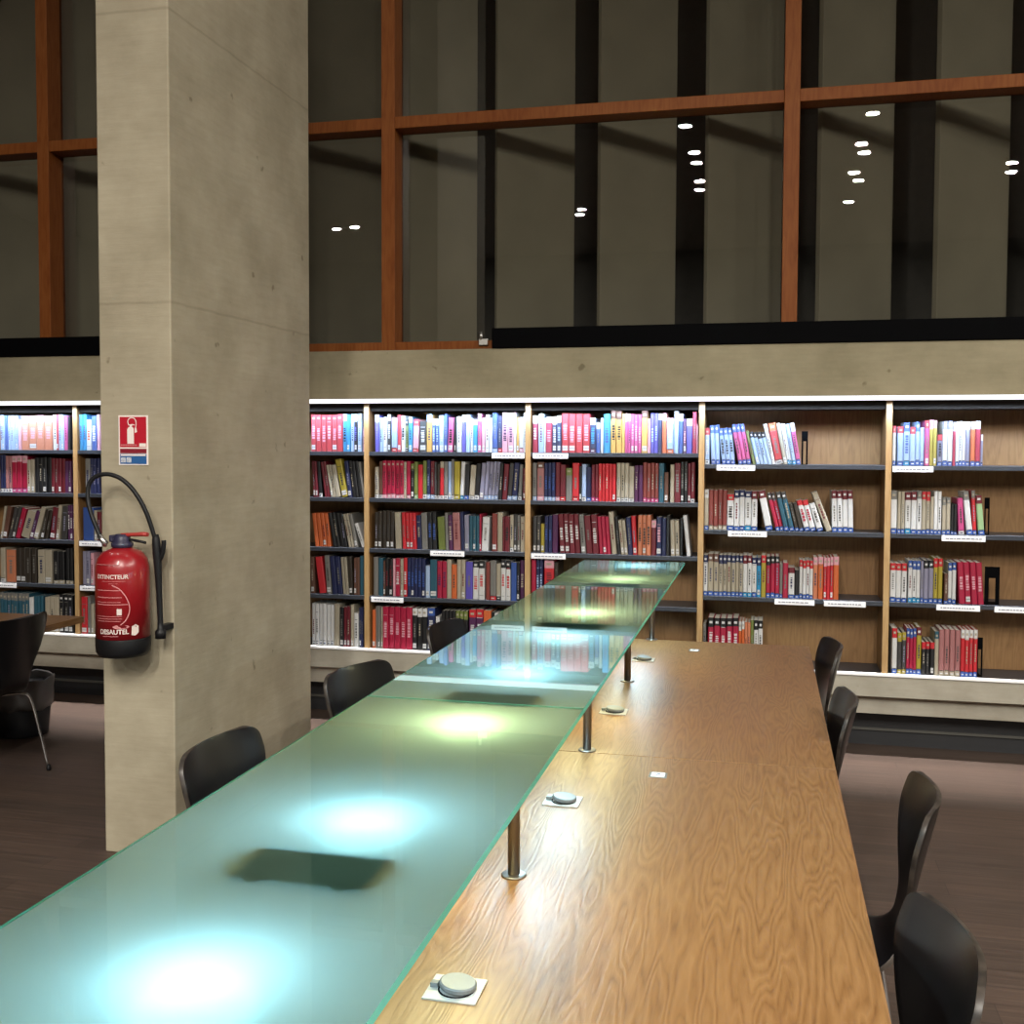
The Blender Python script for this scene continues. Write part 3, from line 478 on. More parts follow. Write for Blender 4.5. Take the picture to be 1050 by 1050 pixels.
# ------------------------------------------------------------------ books
PAL = dict(w=('white', (226, 226, 226)), p=('pale blue', (172, 196, 232)), b=('blue', (58, 90, 165)), n=('navy', (32, 40, 84)), c=('cyan', (40, 150, 205)),
           t=('teal', (42, 92, 112)), k=('black', (24, 24, 27)), g=('grey', (128, 126, 122)), G=('charcoal', (66, 64, 64)), e=('cream', (182, 172, 152)),
           s=('lavender grey', (146, 144, 168)), r=('red', (206, 42, 52)), R=('maroon', (112, 28, 42)), m=('pink', (208, 78, 140)), M=('crimson', (178, 28, 66)),
           o=('orange', (218, 108, 56)), O=('tan orange', (214, 132, 96)), y=('yellow', (180, 162, 58)), a=('ochre', (224, 172, 80)), v=('violet', (96, 84, 186)),
           V=('purple', (84, 36, 82)), l=('olive', (116, 128, 62)), L=('light green', (158, 192, 140)), i=('pale pink', (232, 170, 184)), I=('dusty pink', (176, 118, 118)),
           d=('brown', (104, 70, 56)), B=('brick brown', (138, 62, 56)), D=('dark brown', (54, 46, 38)))
PAL['f'] = ('blue', (60, 100, 185))
KEYS = list(PAL)
BOOKMATS = [plain('cloth_'+PAL[k][0].replace(' ', '_')+('_label' if k == 'f' else ''), [BOOKK*q for q in s2l(*PAL[k][1])], 0.42, var=0.05, nscale=60) for k in KEYS]
M_pages = plain('page_edges', (0.62, 0.58, 0.50), 0.8, nscale=200)
BOOKMATS.append(M_pages); PAGES = len(KEYS)
# top-shelf covers, same hues whitened: strip-light overexposure put into the colour
PALE = [plain('overlit_cover_'+PAL[k][0].replace(' ', '_')+('_label' if k == 'f' else ''), [BOOKK*(q*0.90+0.055) if k not in 'kGDd' else BOOKK*(q+0.02) for q in s2l(*PAL[k][1])], 0.38, var=0.05, nscale=60) for k in KEYS]
KI = {k: i for i, k in enumerate(KEYS)}
DARKSET = set('bntkGRMVDdBvr')
def book_geo(bm, w, h, dep, c, head, foot, title, M, rnd):
    """One upright book: two boards, a rounded spine, a page block and what is printed on the spine."""
    ci = KI[c]; bt = min(0.0028, w*0.14); r = min(0.006, w*0.25)
    zs = [0.0, h]; cols = [ci]
    zf = h*rnd.uniform(0.085, 0.115) if foot else 0; zh = h*rnd.uniform(0.78, 0.84) if head else h
    cuts = [0.0] + ([zf] if foot else []) + ([zh] if head else []) + [h]
    cc = ([KI[foot]] if foot else []) + [ci] + ([KI[head]] if head else [])
    prof = [(0, r*1.1), (r*0.35, r*0.35), (r, 0.0), (w-r, 0.0), (w-r*0.35, r*0.35), (w, r*1.1)]
    for (za, zb, mi) in zip(cuts, cuts[1:], cc):
        for (xa, ya), (xb, yb) in zip(prof, prof[1:]):
            f = quad(bm, [M @ Vector(p) for p in ((xa, ya, za), (xb, yb, za), (xb, yb, zb), (xa, ya, zb))], mi)
            f.smooth = False
    for (xa, xb) in ((0, bt), (w-bt, w)):
        box(bm, xa, xb, r*1.1, dep, 0, h, ci, M)
    box(bm, bt, w-bt, r*1.1, dep-0.004, 0.003, h-0.003, PAGES, M)
    box(bm, bt, w-bt, r*0.4, r*1.1, 0.001, h, cc[-1], M)
    e = 0.0007
    def bar(xa, xb, za, zb, mi): quad(bm, [M @ Vector(p) for p in ((xa, -e, za), (xb, -e, za), (xb, -e, zb), (xa, -e, zb))], mi)
    # title lettering as a column of short marks
    tk = title or (rnd.choice('gegs') if c in DARKSET else rnd.choice('gGnR')) if (title or rnd.random() < 0.5) else None
    if tk and w > 0.008:
        ti = KI[tk]; z0 = h*rnd.uniform(0.26, 0.36); z1 = h*rnd.uniform(0.62, 0.74); z = z0
        hw = w*(0.28 if title else 0.17)
        while z < z1:
            s = rnd.uniform(0.005, 0.014); bar(w/2-hw*rnd.uniform(0.75, 1), w/2+hw*rnd.uniform(0.75, 1), z, min(z+s, z1), ti); z += s+rnd.uniform(0.0025, 0.006)
        if rnd.random() < 0.4: bar(r, w-r, h*0.80, h*0.80+0.003, ti)
    if head and h > 0.18: bar(w*0.25, w*0.75, h*0.88, h*0.93, KI['w' if head in 'bnkRVGdD' else 'e'])
    if not foot and rnd.random() < 0.45 and w > 0.009:
        bar(r*0.8, w-r*0.8, 0.012, 0.040, KI['w']); bar(r, w-r, 0.024, 0.027, KI['G'])
    if foot:
        bar(w*0.25, w*0.75, zf*0.35, zf*0.6, KI['w' if foot != 'w' else 'n']); bar(r*0.6, w-r*0.6, zf, zf+0.004, KI['k' if foot != 'k' else 'w'])
ORD = ('first second third fourth fifth sixth seventh eighth ninth tenth eleventh twelfth thirteenth fourteenth fifteenth sixteenth seventeenth eighteenth nineteenth twentieth '
       'twenty-first twenty-second twenty-third twenty-fourth twenty-fifth twenty-sixth twenty-seventh twenty-eighth twenty-ninth thirtieth thirty-first thirty-second thirty-third '
       'thirty-fourth thirty-fifth thirty-sixth thirty-seventh thirty-eighth thirty-ninth fortieth').split()
BAY = dict(A='bay behind the wood table', Z='bay behind the extinguisher', B='bay just past the pillar', C='second bay past the pillar', D='third bay past the pillar',
           E='fourth bay past the pillar', F='fifth bay past the pillar')
SHN = ['top shelf', 'second shelf', 'third shelf', 'fourth shelf', 'bottom shelf']
allb = []
for row, (z, s) in BOOKS.items():
    its = [x.split() for x in s.split(';')]
    for i, a in enumerate(its):
        x, w, h, l = [float(v)/1000 for v in a[:4]]
        hid = (row == 'C5' and i > 22) or row == 'D4' or (row == 'A5' and i < 10)
        allb.append(dict(row=row, i=i, n=len(its), x=x, w=w, h=h, l=l, c=a[4], head='' if a[5] == '-' else a[5], foot='' if a[6] == '-' else a[6], t='' if a[7] == '-' else a[7],
                         z=z, area=w*h*(1.15 if row[0] in 'EF' else 1.06 if row[0] == 'D' else 1.0)*(0.35 if hid else 1.0)))
pick = set(id(b) for b in sorted(allb, key=lambda b: -b['area'])[:300])
mass = BM(); massM = []
for b in allb:
    rnd = random.Random(b['row']+str(b['i'])+'q')
    ang = math.atan2(b['l'], b['h']); ca = math.cos(ang)
    w = max(0.005, b['w']*ca-0.0007); h = b['h']/ca - abs(math.sin(ang))*w*0.5
    h *= rnd.uniform(0.985, 1.008); dep = rnd.uniform(0.155, 0.205)
    y = 0.016+rnd.uniform(0, 0.010)
    zb = b['z']+0.0006
    if b['l'] >= 0: piv = Vector((b['x']+b['w'], y, zb)); off = Matrix.Translation((-w, 0, 0))
    else: piv = Vector((b['x'], y, zb)); off = Matrix.Identity(4)
    R = Matrix.Rotation(ang, 4, 'Y') @ off
    foot = b['foot']
    if foot == 'b': foot = 'f'
    if id(b) in pick:
        bm = BM(); book_geo(bm, w, h, dep, b['c'], b['head'], foot, b['t'], R, rnd)
        used = sorted({f.material_index for f in bm.faces}); rem = {u: i for i, u in enumerate(used)}
        for f in bm.faces: f.material_index = rem[f.material_index]
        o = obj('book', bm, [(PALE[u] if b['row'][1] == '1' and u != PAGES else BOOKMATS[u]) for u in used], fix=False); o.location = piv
        R0, bayk, sh = b['row'], b['row'][0], int(b['row'][1])-1
        shn = SHN[4] if (bayk in 'EF' and sh == 3) else SHN[sh]
        if bayk in 'AZ': pos = ORD[b['n']-1-b['i']]
        else: pos = ORD[b['i']]
        size = 'slim ' if b['w'] < 0.021 else 'thick ' if b['w'] > 0.036 else ''
        topped = (PAL[b['head']][0].split()[-1]+'-topped ') if b['head'] and b['head'] != b['c'] else ''
        lean = 'leaning ' if abs(ang) > 0.12 else ''
        lab = f"{lean}{size if not topped else ''}{topped}{PAL[b['c']][0]} book, {pos} from the pillar end, {shn}, {BAY[bayk]}"
        tag(o, lab, 'book', f"books on the {shn} of the {BAY[bayk]}")
    else:
        nf = len(mass.faces)
        book_geo(mass, w, h, dep, b['c'], b['head'], foot, b['t'], Matrix.Translation(piv) @ R, rnd)
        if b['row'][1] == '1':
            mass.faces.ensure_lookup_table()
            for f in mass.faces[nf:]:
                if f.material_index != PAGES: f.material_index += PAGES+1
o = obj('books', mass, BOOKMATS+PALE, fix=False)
tag(o, 'slimmer books standing between the larger ones on the oak shelves', 'books', None, 'stuff')

# bookends
def bookend(x, z, w, h, label, y=0.03):
    t = thing('bookend', label, 'bookend', (x, y, z))
    bm = BM(); e = min(0.022, w*0.28)
    for q in ((-w/2, -w/2+e, 0.0, h), (w/2-e, w/2, 0.0, h), (-w/2+e, w/2-e, h*0.70, h)):
        box(bm, q[0], q[1], 0, 0.002, q[2], q[3])
    obj('upright', bm, M_black, t)
    bm = BM(); box(bm, -w/2, w/2, 0, 0.12, 0.0003, 0.0015); obj('foot_plate', bm, M_black, t)
bookend(0.212, SHELF_R[0]+0.0005, 0.034, 0.185, 'narrow dark bookend on the top shelf of the fourth bay past the pillar')
bookend(1.192, SHELF_R[2]+0.0005, 0.075, 0.205, 'wide black bookend beside crimson volumes in the fifth bay past the pillar')
bookend(1.138, ZL+0.0005, 0.030, 0.215, 'black bookend on the bottom shelf of the fifth bay past the pillar')
bookend(1.162, SHELF_R[1]+0.0005, 0.026, 0.20, 'slim black bookend on the second shelf of the fifth bay past the pillar', 0.05)

# ------------------------------------------------------------------ reading desk
DX0, DX1 = -1.396, 0.216
mods = [(-2.940, -0.885, 'oak reading desk module at the far end of the row, nearest the bookcases'),
        (-5.000, -2.944, 'middle oak reading desk module carrying the black-lidded socket plates'),
        (-6.060, -5.004, 'oak reading desk module under the near end of the glass shelf')]
mods[1] = (mods[1][0], mods[1][1], 'oak reading desk module between the two joints, worn veneer and stains')
for i, (ya, yb, lab) in enumerate(mods):
    t = thing('reading_desk', lab, 'desk', ((DX0+DX1)/2, (ya+yb)/2, 0), 0, 'oak desk modules in one row')
    hw, hl = (DX1-DX0)/2, (yb-ya)/2-0.0004
    bm = BM(); box(bm, -hw+0.004, hw-0.004, -hl, hl, 0.706, 0.74, 0)
    obj('tabletop', bm, M_desk[i], t, 0.0005)
    for q in (-hw, hw-0.004):
        bm = BM(); box(bm, q, q+0.004, -hl, hl, 0.706, 0.7395); obj('edge_band', bm, M_deskedge, t)
    for q in (-hw+0.28, hw-0.31):
        bm = BM(); box(bm, q, q+0.03, -hl+0.12, hl-0.12, 0.63, 0.706); obj('apron', bm, M_deskedge, t)
    for sy in (-1, 1):
        bm = BM(); box(bm, -0.42, 0.42, sy*(hl-0.09)-0.02, sy*(hl-0.09)+0.02, 0.0, 0.705); obj('leg_panel', bm, M_deskedge, t, 0.003)

GZ = 1.1235; GX0, GX1 = -0.8725, -0.3757
PX = (-0.53, -0.652); PY = (-4.98, -3.953, -2.918, -1.88, -0.893)
t = thing('glass_shelf', 'long green frosted glass shelf on steel posts over the desk', 'shelf', (-0.6, -3.4, 0.74))
for ya, yb in ((-6.02, -3.9545), (-3.9515, -1.8815), (-1.8785, -0.868)):
    bm = BM(); box(bm, GX0+0.6, GX1+0.6, ya+3.4, yb+3.4, GZ-0.012-0.74, GZ-0.74, 0)
    for f in bm.faces:
        if f.calc_center_median().z < GZ-0.0119-0.74: f.material_index = 1
        elif f.calc_center_median().z < GZ-0.001-0.74: f.material_index = 2
    obj('glass_pane', bm, [M_glass, M_frost, M_gedge], t)
RZ = GZ-0.0125-LAMPH-0.024-0.0065
M_mount = plain('mount_grey', (0.05, 0.05, 0.05), 0.6)
bm = BM(); tube(bm, [(-0.592+0.6, -6.0+3.4, RZ-0.74), (-0.592+0.6, -0.88+3.4, RZ-0.74)], 0.006, 10); obj('lamp_rail', bm, M_post, t)
for y in PY:
    bm = BM(); box(bm, -0.685+0.6, -0.497+0.6, y-0.016+3.4, y+(0.115 if y < -1 else 0.02)+3.4, GZ-0.034-0.74, GZ-0.0165-0.74); obj('mount_plate', bm, M_mount, t, 0.002)
    bm = BM(); tube(bm, [(PX[1]+0.6+0.012, y+3.4, RZ-0.74), (PX[0]+0.6-0.012, y+3.4, RZ-0.74)], 0.006, 10); obj('cross_bar', bm, M_post, t)
    for x in PX:
        bm = BM(); tube(bm, [(x+0.6, y+3.4, 0.001), (x+0.6, y+3.4, GZ-0.0128-0.74)], 0.0135, 20); p = obj('post', bm, M_post, t)
        bm = BM(); lathe(bm, [(0, 0.0005), (0.028, 0.0005), (0.028, 0.003), (0.026, 0.0045), (0, 0.0045)], (x+0.6, y+3.4, 0), 28); obj('flange', bm, M_flange, p)
LAMPS = [(-5.24, 0, 'cool white lamp nearest the viewer under the glass shelf'), (-4.72, 0, 'cool white lamp under the glass, second along from the near end'),
         (-4.12, 1, 'yellowish lamp under the glass just before the pane joint'), (-3.61, 0, 'cool white lamp under the glass just past the pane joint'),
         (-3.06, 0, 'cool white lamp under the glass where the blue-lit books reflect'), (-2.57, 1, 'yellowish lamp under the glass, middle one of the warm three'),
         (-1.60, 1, 'yellowish lamp under the far stretch of glass near the bookcases'), (-1.05, 0, 'cool white lamp under the far end of the glass')]
for y, warm, lab in LAMPS:
    t = thing('shelf_lamp', lab, 'lamp', (-0.592, y, GZ-0.0125), 0, 'lamps under the glass shelf')
    bm = BM(); lathe(bm, [(0, -LAMPH), (LAMPR*0.93, -LAMPH), (LAMPR, -LAMPH-0.006), (LAMPR, -LAMPH-0.018), (LAMPR*0.93, -LAMPH-0.024), (0, -LAMPH-0.024)], seg=32)
    obj('diffuser', bm, M_lampY if warm else M_lampC, t)

# socket plates let into the desk
SOCK = ['square socket plate with open round lid on the near module', 'square socket plate just past the nearest post pair', 'square socket plate in the shadow streak past the second seam',
        'square socket plate close to the far post']
SOCK = ['steel socket plate with a raised round lid nearest the viewer', 'steel socket plate with a round lid between the first and second posts',
        'steel socket plate with a round lid between the second and third posts', 'steel socket plate with a round lid close to the far end post']
for (y, lab) in zip((-4.48, -3.428, -2.403, -1.422), SOCK):
    t = thing('desk_socket', lab, 'socket', (-0.515, y, 0.7402), 0, 'socket plates along the desk')
    bm = BM(); box(bm, -0.048, 0.048, -0.044, 0.044, 0, 0.0035); obj('cover_plate', bm, M_plate, t, 0.0008)
    bm = BM(); lathe(bm, [(0, 0.0), (0.031, 0.0), (0.033, 0.002), (0.033, 0.008), (0.030, 0.010), (0, 0.010)], (0.0, 0.0, 0.0), 28, smooth=False)
    for v in bm.verts: v.co = Matrix.Translation((0.004, 0.002, 0.0042)) @ Matrix.Rotation(math.radians(5), 4, 'Y') @ Matrix.Translation((0.012, 0, 0.003)) @ v.co - Vector((0.012, 0, 0))
    l = obj('lid', bm, M_lid, t)
    bm = BM(); box(bm, -0.044, -0.030, -0.007, 0.007, 0.0037, 0.012); obj('hinge', bm, M_lid, t, 0.0008)
    bm = BM(); lathe(bm, [(0.0295, 0.0037), (0.0325, 0.0037), (0.0325, 0.0052), (0.0295, 0.0052), (0.0295, 0.0037)], (0.003, -0.003, 0), 28); obj('socket_rim', bm, M_black, t)
for (x, y, lab) in ((-0.289, -3.128, 'small white square insert in the desk near the seam'), (-0.309, -1.13, 'small white square insert at the far end of the desk')):
    t = thing('desk_insert', lab, 'desk insert', (x, y, 0.7402), 0, 'small inserts in the desk')
    bm = BM(); box(bm, -0.026, 0.026, -0.026, 0.026, 0, 0.0012); obj('insert_frame', bm, M_lid, t)
    bm = BM(); box(bm, -0.019, 0.019, -0.019, 0.019, 0.0013, 0.0025); obj('insert_face', bm, M_paper, t)
    bm = BM(); box(bm, -0.009, 0.008, -0.003, 0.003, 0.0026, 0.0032); box(bm, -0.002, 0.006, 0.003, 0.009, 0.0026, 0.0032); box(bm, -0.006, -0.002, -0.009, -0.003, 0.0026, 0.0032); obj('insert_mark', bm, M_ink, t)

# ------------------------------------------------------------------ chairs
def chair_shell_bm():
    #        x      z     halfwidth curve
    P = [(0.205, 0.438, 0.135, 0.0), (0.195, 0.447, 0.178, 0.0), (0.13, 0.456, 0.205, 0.004), (0.02, 0.452, 0.214, 0.010), (-0.09, 0.446, 0.195, 0.012), (-0.155, 0.452, 0.150, 0.010),
         (-0.195, 0.485, 0.118, 0.006), (-0.213, 0.535, 0.116, 0.008), (-0.226, 0.585, 0.136, 0.014), (-0.240, 0.645, 0.180, 0.028), (-0.254, 0.705, 0.210, 0.040), (-0.266, 0.755, 0.222, 0.046),
         (-0.277, 0.800, 0.220, 0.045), (-0.282, 0.822, 0.211, 0.043), (-0.286, 0.837, 0.190, 0.038), (-0.288, 0.842, 0.16, 0.03)]
    Q = []
    for i in range(len(P)-1):
        p0, p1, p2, p3 = P[max(i-1, 0)], P[i], P[i+1], P[min(i+2, len(P)-1)]
        for k in range(4):
            u = k/4
            Q.append(tuple(0.5*(2*b+(c-a)*u+(2*a-5*b+4*c-d)*u*u+(3*b-a-3*c+d)*u**3) for a, b, c, d in zip(p0, p1, p2, p3)))
    Q.append(P[-1])
    bm = BM(); N = 14; rows = []
    for j, (x, z, hw, cu) in enumerate(Q):
        f = min(1.0, max(0.0, (z-0.47)/0.12)) if x < -0.12 else 0.0
        row = []
        for i in range(N+1):
            v = -1+2*i/N
            row.append(bm.verts.new((x+f*cu*v*v, v*hw, z-(1-f)*cu*v*v*0.6 if f < 1 else z)))
        rows.append(row)
    for a, b in zip(rows, rows[1:]):
        for i in range(N):
            fc = bm.faces.new([a[i], a[i+1], b[i+1], b[i]]); fc.smooth = True
    return bm
chair_proto = None
def chair(x, y, rot, label, group):
    global chair_proto
    t = thing('chair', label, 'chair', (x, y, 0), rot, group)
    if chair_proto is None:
        s = obj('seat_shell', chair_shell_bm(), [M_shell, M_rim], t)
        md = s.modifiers.new('ply', 'SOLIDIFY'); md.thickness = 0.012; md.offset = 0; md.material_offset_rim = 1; md.use_even_offset = True
        md = s.modifiers.new('round', 'BEVEL'); md.width = 0.0025; md.segments = 2; md.limit_method = 'ANGLE'; md.angle_limit = math.radians(50)
        parts = [(s, [])]
        bm = BM(); lathe(bm, [(0, 0.0), (0.055, 0.0), (0.062, 0.006), (0.055, 0.022), (0, 0.022)], (0.01, 0, 0.412)); parts.append((obj('hub', bm, M_rubber, t), []))
        for sx in (-1, 1):
            for sy in (-1, 1):
                pts = smooth_path([(0.01+0.02*sx, 0.02*sy, 0.418), (0.01+0.10*sx, 0.115*sy, 0.420), (0.01+0.14*sx, 0.165*sy, 0.414), (0.01+0.165*sx, 0.19*sy, 0.385), (0.01+0.19*sx, 0.213*sy, 0.25), (0.01+0.225*sx, 0.245*sy, 0.014)], 6)
                bm = BM(); tube(bm, pts, 0.007, 12); l = obj('leg', bm, M_chrome, t)
                bm = BM(); lathe(bm, [(0, 0.001), (0.011, 0.001), (0.0125, 0.008), (0.010, 0.03), (0, 0.03)], (0.01+0.226*sx, 0.246*sy, 0), 16); c = obj('foot_cap', bm, M_rubber, l)
                parts.append((l, [c]))
        chair_proto = parts
    else:
        for p, subs in chair_proto:
            c = p.copy(); COL.objects.link(c); c.parent = t
            for s in subs:
                q = s.copy(); COL.objects.link(q); q.parent = c
G1, G2 = 'chairs on the pillar side of the desk', 'chairs on the open side of the desk'
for a in CHAIRS: chair(a[0], a[1], math.radians(a[2]), a[3], (G1, G2, None)[a[4]])

# ------------------------------------------------------------------ table and bin beyond the pillar
t = thing('reading_table', 'wood table end with thick edge beyond the pillar and extinguisher', 'table', (-4.65, -1.78, 0))
bm = BM(); box(bm, -1.0, 1.0, -0.83, 0.83, 0.706, 0.74); obj('tabletop', bm, M_desk[1], t, 0.002)
for sx in (-0.8, 0.55):
    bm = BM(); box(bm, sx-0.02, sx+0.02, -0.5, 0.5, 0, 0.705); obj('leg_panel', bm, M_deskedge, t, 0.002)
t = thing('waste_bin', 'round dark waste bin with grey liner beside the black chair', 'bin', BINP)
bm = BM(); lathe(bm, [(0, 0.002), (0.135, 0.002), (0.14, 0.01), (0.165, 0.30), (0.160, 0.30), (0.135, 0.012), (0, 0.012)], seg=36); obj('bin_body', bm, M_bin, t)
bm = BM()
prof = [(0.158, 0.16), (0.169, 0.17), (0.172, 0.21), (0.170, 0.26), (0.176, 0.33), (0.172, 0.338), (0.166, 0.33), (0.162, 0.25)]
lathe(bm, prof, seg=36)
for v in bm.verts:
    a = math.atan2(v.co.y, v.co.x); v.co.z += 0.006*math.sin(5*a)+0.004*math.sin(11*a+1); k = 1+0.012*math.sin(9*a); v.co.x *= k; v.co.y *= k
obj('liner', bm, M_liner, t)

# ------------------------------------------------------------------ fire sign on the pillar
t = thing('fire_sign', 'red and blue fire extinguisher sign on the concrete pillar', 'sign', (-2.4935, CY-0.0005, 1.708))
bm = BM(); box(bm, -0.067, 0.067, -0.003, 0.0, -0.101, 0.101); obj('backing_plate', bm, M_signwhite, t, 0.002)
def panel(name, x0, x1, z0, z1, m, y=-0.0032, th=0.0004):
    bm = BM(); box(bm, x0, x1, y-th, y, z0, z1); return obj(name, bm, m, t)
panel('red_panel', -0.060, 0.060, -0.028, 0.095, M_signred)
panel('dark_red_panel', -0.060, 0.060, -0.053, -0.034, M_signdark)
panel('blue_panel', -0.060, 0.060, -0.096, -0.055, M_signblue)
bm = BM()   # pictogram: body, valve, hose, horn
def flat(pts, y=-0.0042): bm.faces.new([bm.verts.new((x, y, z)) for x, z in pts])
flat([(-0.026, -0.014), (0.004, -0.014), (0.004, 0.047), (-0.001, 0.053), (-0.009, 0.055), (-0.015, 0.055), (-0.022, 0.051), (-0.026, 0.044)])
flat([(-0.014, 0.055), (-0.004, 0.055), (-0.003, 0.062), (0.008, 0.060), (0.008, 0.064), (-0.004, 0.066), (-0.014, 0.064)])
arc = smooth_path([(-0.016, 0, 0.060), (-0.022, 0, 0.070), (-0.022, 0, 0.082), (-0.010, 0, 0.091), (0.006, 0, 0.089), (0.014, 0, 0.076), (0.014, 0, 0.060), (0.012, 0, 0.050)], 4)
for a, b in zip(arc, arc[1:]):
    dv = (b-a).normalized(); nn = Vector((dv.z, 0, -dv.x))*0.0018
    flat([((a+nn).x, (a+nn).z), ((b+nn).x, (b+nn).z), ((b-nn).x, (b-nn).z), ((a-nn).x, (a-nn).z)])
flat([(0.009, 0.052), (0.015, 0.052), (0.019, 0.034), (0.008, 0.030)])
obj('pictogram', bm, M_signwhite, t)
bm = BM(); rr = random.Random(3)
x = -0.056
while x < 0.018:
    w = rr.uniform(0.004, 0.009); quad(bm, [(x, -0.0042, -0.022), (x+w, -0.0042, -0.022), (x+w, -0.0042, -0.017), (x, -0.0042, -0.017)]); x += w+0.0016
obj('lettering', bm, M_printpink, t)
panel('white_tab', 0.028, 0.058, -0.026, -0.012, M_signwhite, -0.0037)
panel('white_bar', -0.056, 0.056, -0.063, -0.057, M_signwhite, -0.0037)
bm = BM()
for i in range(2): box(bm, -0.055+i*0.025, -0.034+i*0.025, -0.0045, -0.0037, -0.090, -0.069)
obj('blue_symbol', bm, plain('symbol_grey', (0.45, 0.47, 0.52), 0.5, nscale=300, var=0.6), t)

# ------------------------------------------------------------------ fire extinguisher
EX, EY, EZ, ER = -2.473, CY-0.1225, 0.853, 0.1125
def ex(px): return (px-124)*0.00433
def ez(py): return (676-py)*0.00392
t = thing('fire_extinguisher', 'red fire extinguisher with looped black hose hung on the pillar', 'fire extinguisher', (EX, EY, EZ))
t.scale = (0.925, 0.925, 0.945)
bm = BM()
lathe(bm, [(0.0, 0.075), (ER, 0.075), (ER, 0.355), (ER*0.985, 0.380), (ER*0.90, 0.412), (ER*0.72, 0.438), (ER*0.42, 0.452), (0.03, 0.458), (0.03, 0.47), (0, 0.47)], seg=48); obj('cylinder_body', bm, M_red, t)
bm = BM()
lathe(bm, [(0.0, 0.012), (ER*0.72, 0.0), (ER*0.88, 0.004), (ER*0.99, 0.022), (ER*1.015, 0.045), (ER*1.015, 0.078), (ER*1.004, 0.082), (ER*0.98, 0.0755), (0, 0.0755)], seg=48); obj('base_ring', bm, M_rubber, t)
bm = BM(); lathe(bm, [(0, 0.455), (0.040, 0.455), (0.046, 0.462), (0.046, 0.474), (0.036, 0.482), (0.034, 0.50), (0.026, 0.512), (0, 0.512)], seg=28); v = obj('valve', bm, M_navy, t)
bm = BM(); box(bm, -0.052, 0.020, -0.022, 0.022, 0.478, 0.508); obj('valve_block', bm, M_navy, v, 0.006)
bm = BM(); lathe(bm, [(0, 0), (0.009, 0), (0.009, 0.02), (0, 0.02)], seg=16)
for q in bm.verts: q.co = Vector((-0.058-q.co.z*0.6, -0.03+q.co.y, 0.468+q.co.x))
obj('gauge', bm, M_steel, v)
bm = BM(); tube(bm, [(-0.012, 0, 0.503), (0.0, 0, 0.506), (0.05, 0, 0.511), (0.098, 0, 0.515), (0.122, 0, 0.514)], 0.01, 12, radii=[0.008, 0.012, 0.011, 0.013, 0.012])
for q in bm.verts: q.co.z = 0.509+(q.co.z-0.509)*0.75
obj('lever', bm, M_redlever, t)
bm = BM(); tube(bm, [(0.0, 0, 0.490), (0.05, 0, 0.488), (0.085, 0, 0.483), (0.112, 0, 0.478)], 0.006, 10); obj('carry_handle', bm, M_rubber, t)
hp = [(107.5, 551), (103, 542), (97, 530), (91.5, 516), (89, 502), (90.5, 491), (97, 484), (108, 481.5), (120, 485), (131, 494), (140, 507), (147, 522), (151, 536), (154.5, 550)]
n = len(hp)
pts = [(ex(a), -0.045+0.085*i/(n-1), ez(b)) for i, (a, b) in enumerate(hp)]
bm = BM(); tube(bm, smooth_path(pts, 6), 0.0095, 14); hs = obj('hose', bm, M_rubber, t)
bm = BM(); tube(bm, [(ex(112.5), -0.042, ez(556)), (ex(109.5), -0.044, ez(552)), (ex(106), -0.045, ez(546.5))], 0.0125, 14); obj('ferrule', bm, M_steel, hs)
bm = BM(); pp = [(154.5, 546), (155, 552), (156, 566), (157, 585), (158, 610), (159, 640), (159, 648), (159, 650), (159, 658)]
tube(bm, [(ex(a), 0.045, ez(b)) for a, b in pp], 0.012, 16, radii=[0.013, 0.017, 0.019, 0.016, 0.013, 0.012, 0.014, 0.024, 0.022]); nz = obj('nozzle', bm, M_rubber, t)
bm = BM(); tube(bm, smooth_path([(ex(158), 0.045, ez(575)), (ex(162), 0.045, ez(566)), (ex(163.5), 0.045, ez(556)), (ex(163.5), 0.045, ez(552))], 4), 0.010, 12); obj('nozzle_grip', bm, M_rubber, nz)
bm = BM(); box(bm, -0.05, 0.05, 0.105, 0.131, 0.30, 0.34); obj('wall_bracket', bm, M_rubber, t, 0.002)
bm = BM(); box(bm, 0.135, 0.165, 0.055, 0.131, 0.10, 0.125); obj('nozzle_clip', bm, M_rubber, t, 0.002)
def wrap(bm, pts, mi=0, a0=0.0, e=0.0008):
    """Lay a flat polygon (u across, v up) on the front of the cylinder."""
    vs = []
    for u, vv in pts:
        a = u/ER+a0; vs.append(bm.verts.new(((ER+e)*math.sin(a), -(ER+e)*math.cos(a), vv)))
    f = bm.faces.new(vs); f.material_index = mi; return f
A0 = 0.22
def bar(bm, u0, u1, v0, v1):
    k = max(1, int((u1-u0)/0.012)); 
    for i in range(k): wrap(bm, [(u0+(u1-u0)*i/k, v0), (u0+(u1-u0)*(i+1)/k, v0), (u0+(u1-u0)*(i+1)/k, v1), (u0+(u1-u0)*i/k, v1)], 0, A0)
def wtext(s, size, u, v, m, name, bold=0.0):
    cu = bpy.data.curves.new('lettering', 'FONT'); cu.body = s; cu.size = size; cu.align_x = 'CENTER'; cu.align_y = 'CENTER'; cu.offset = bold
    o = bpy.data.objects.new('lettering', cu); COL.objects.link(o)
    dg = bpy.context.evaluated_depsgraph_get(); me = bpy.data.meshes.new_from_object(o.evaluated_get(dg))
    bpy.data.objects.remove(o); bpy.data.curves.remove(cu)
    for q in me.vertices:
        a = (q.co.x+u)/ER+A0; q.co = Vector(((ER+0.001)*math.sin(a), -(ER+0.001)*math.cos(a), q.co.y+v))
    me.materials.clear(); me.materials.append(m)
    o = bpy.data.objects.new(name, me); COL.objects.link(o); o.parent = t; return o
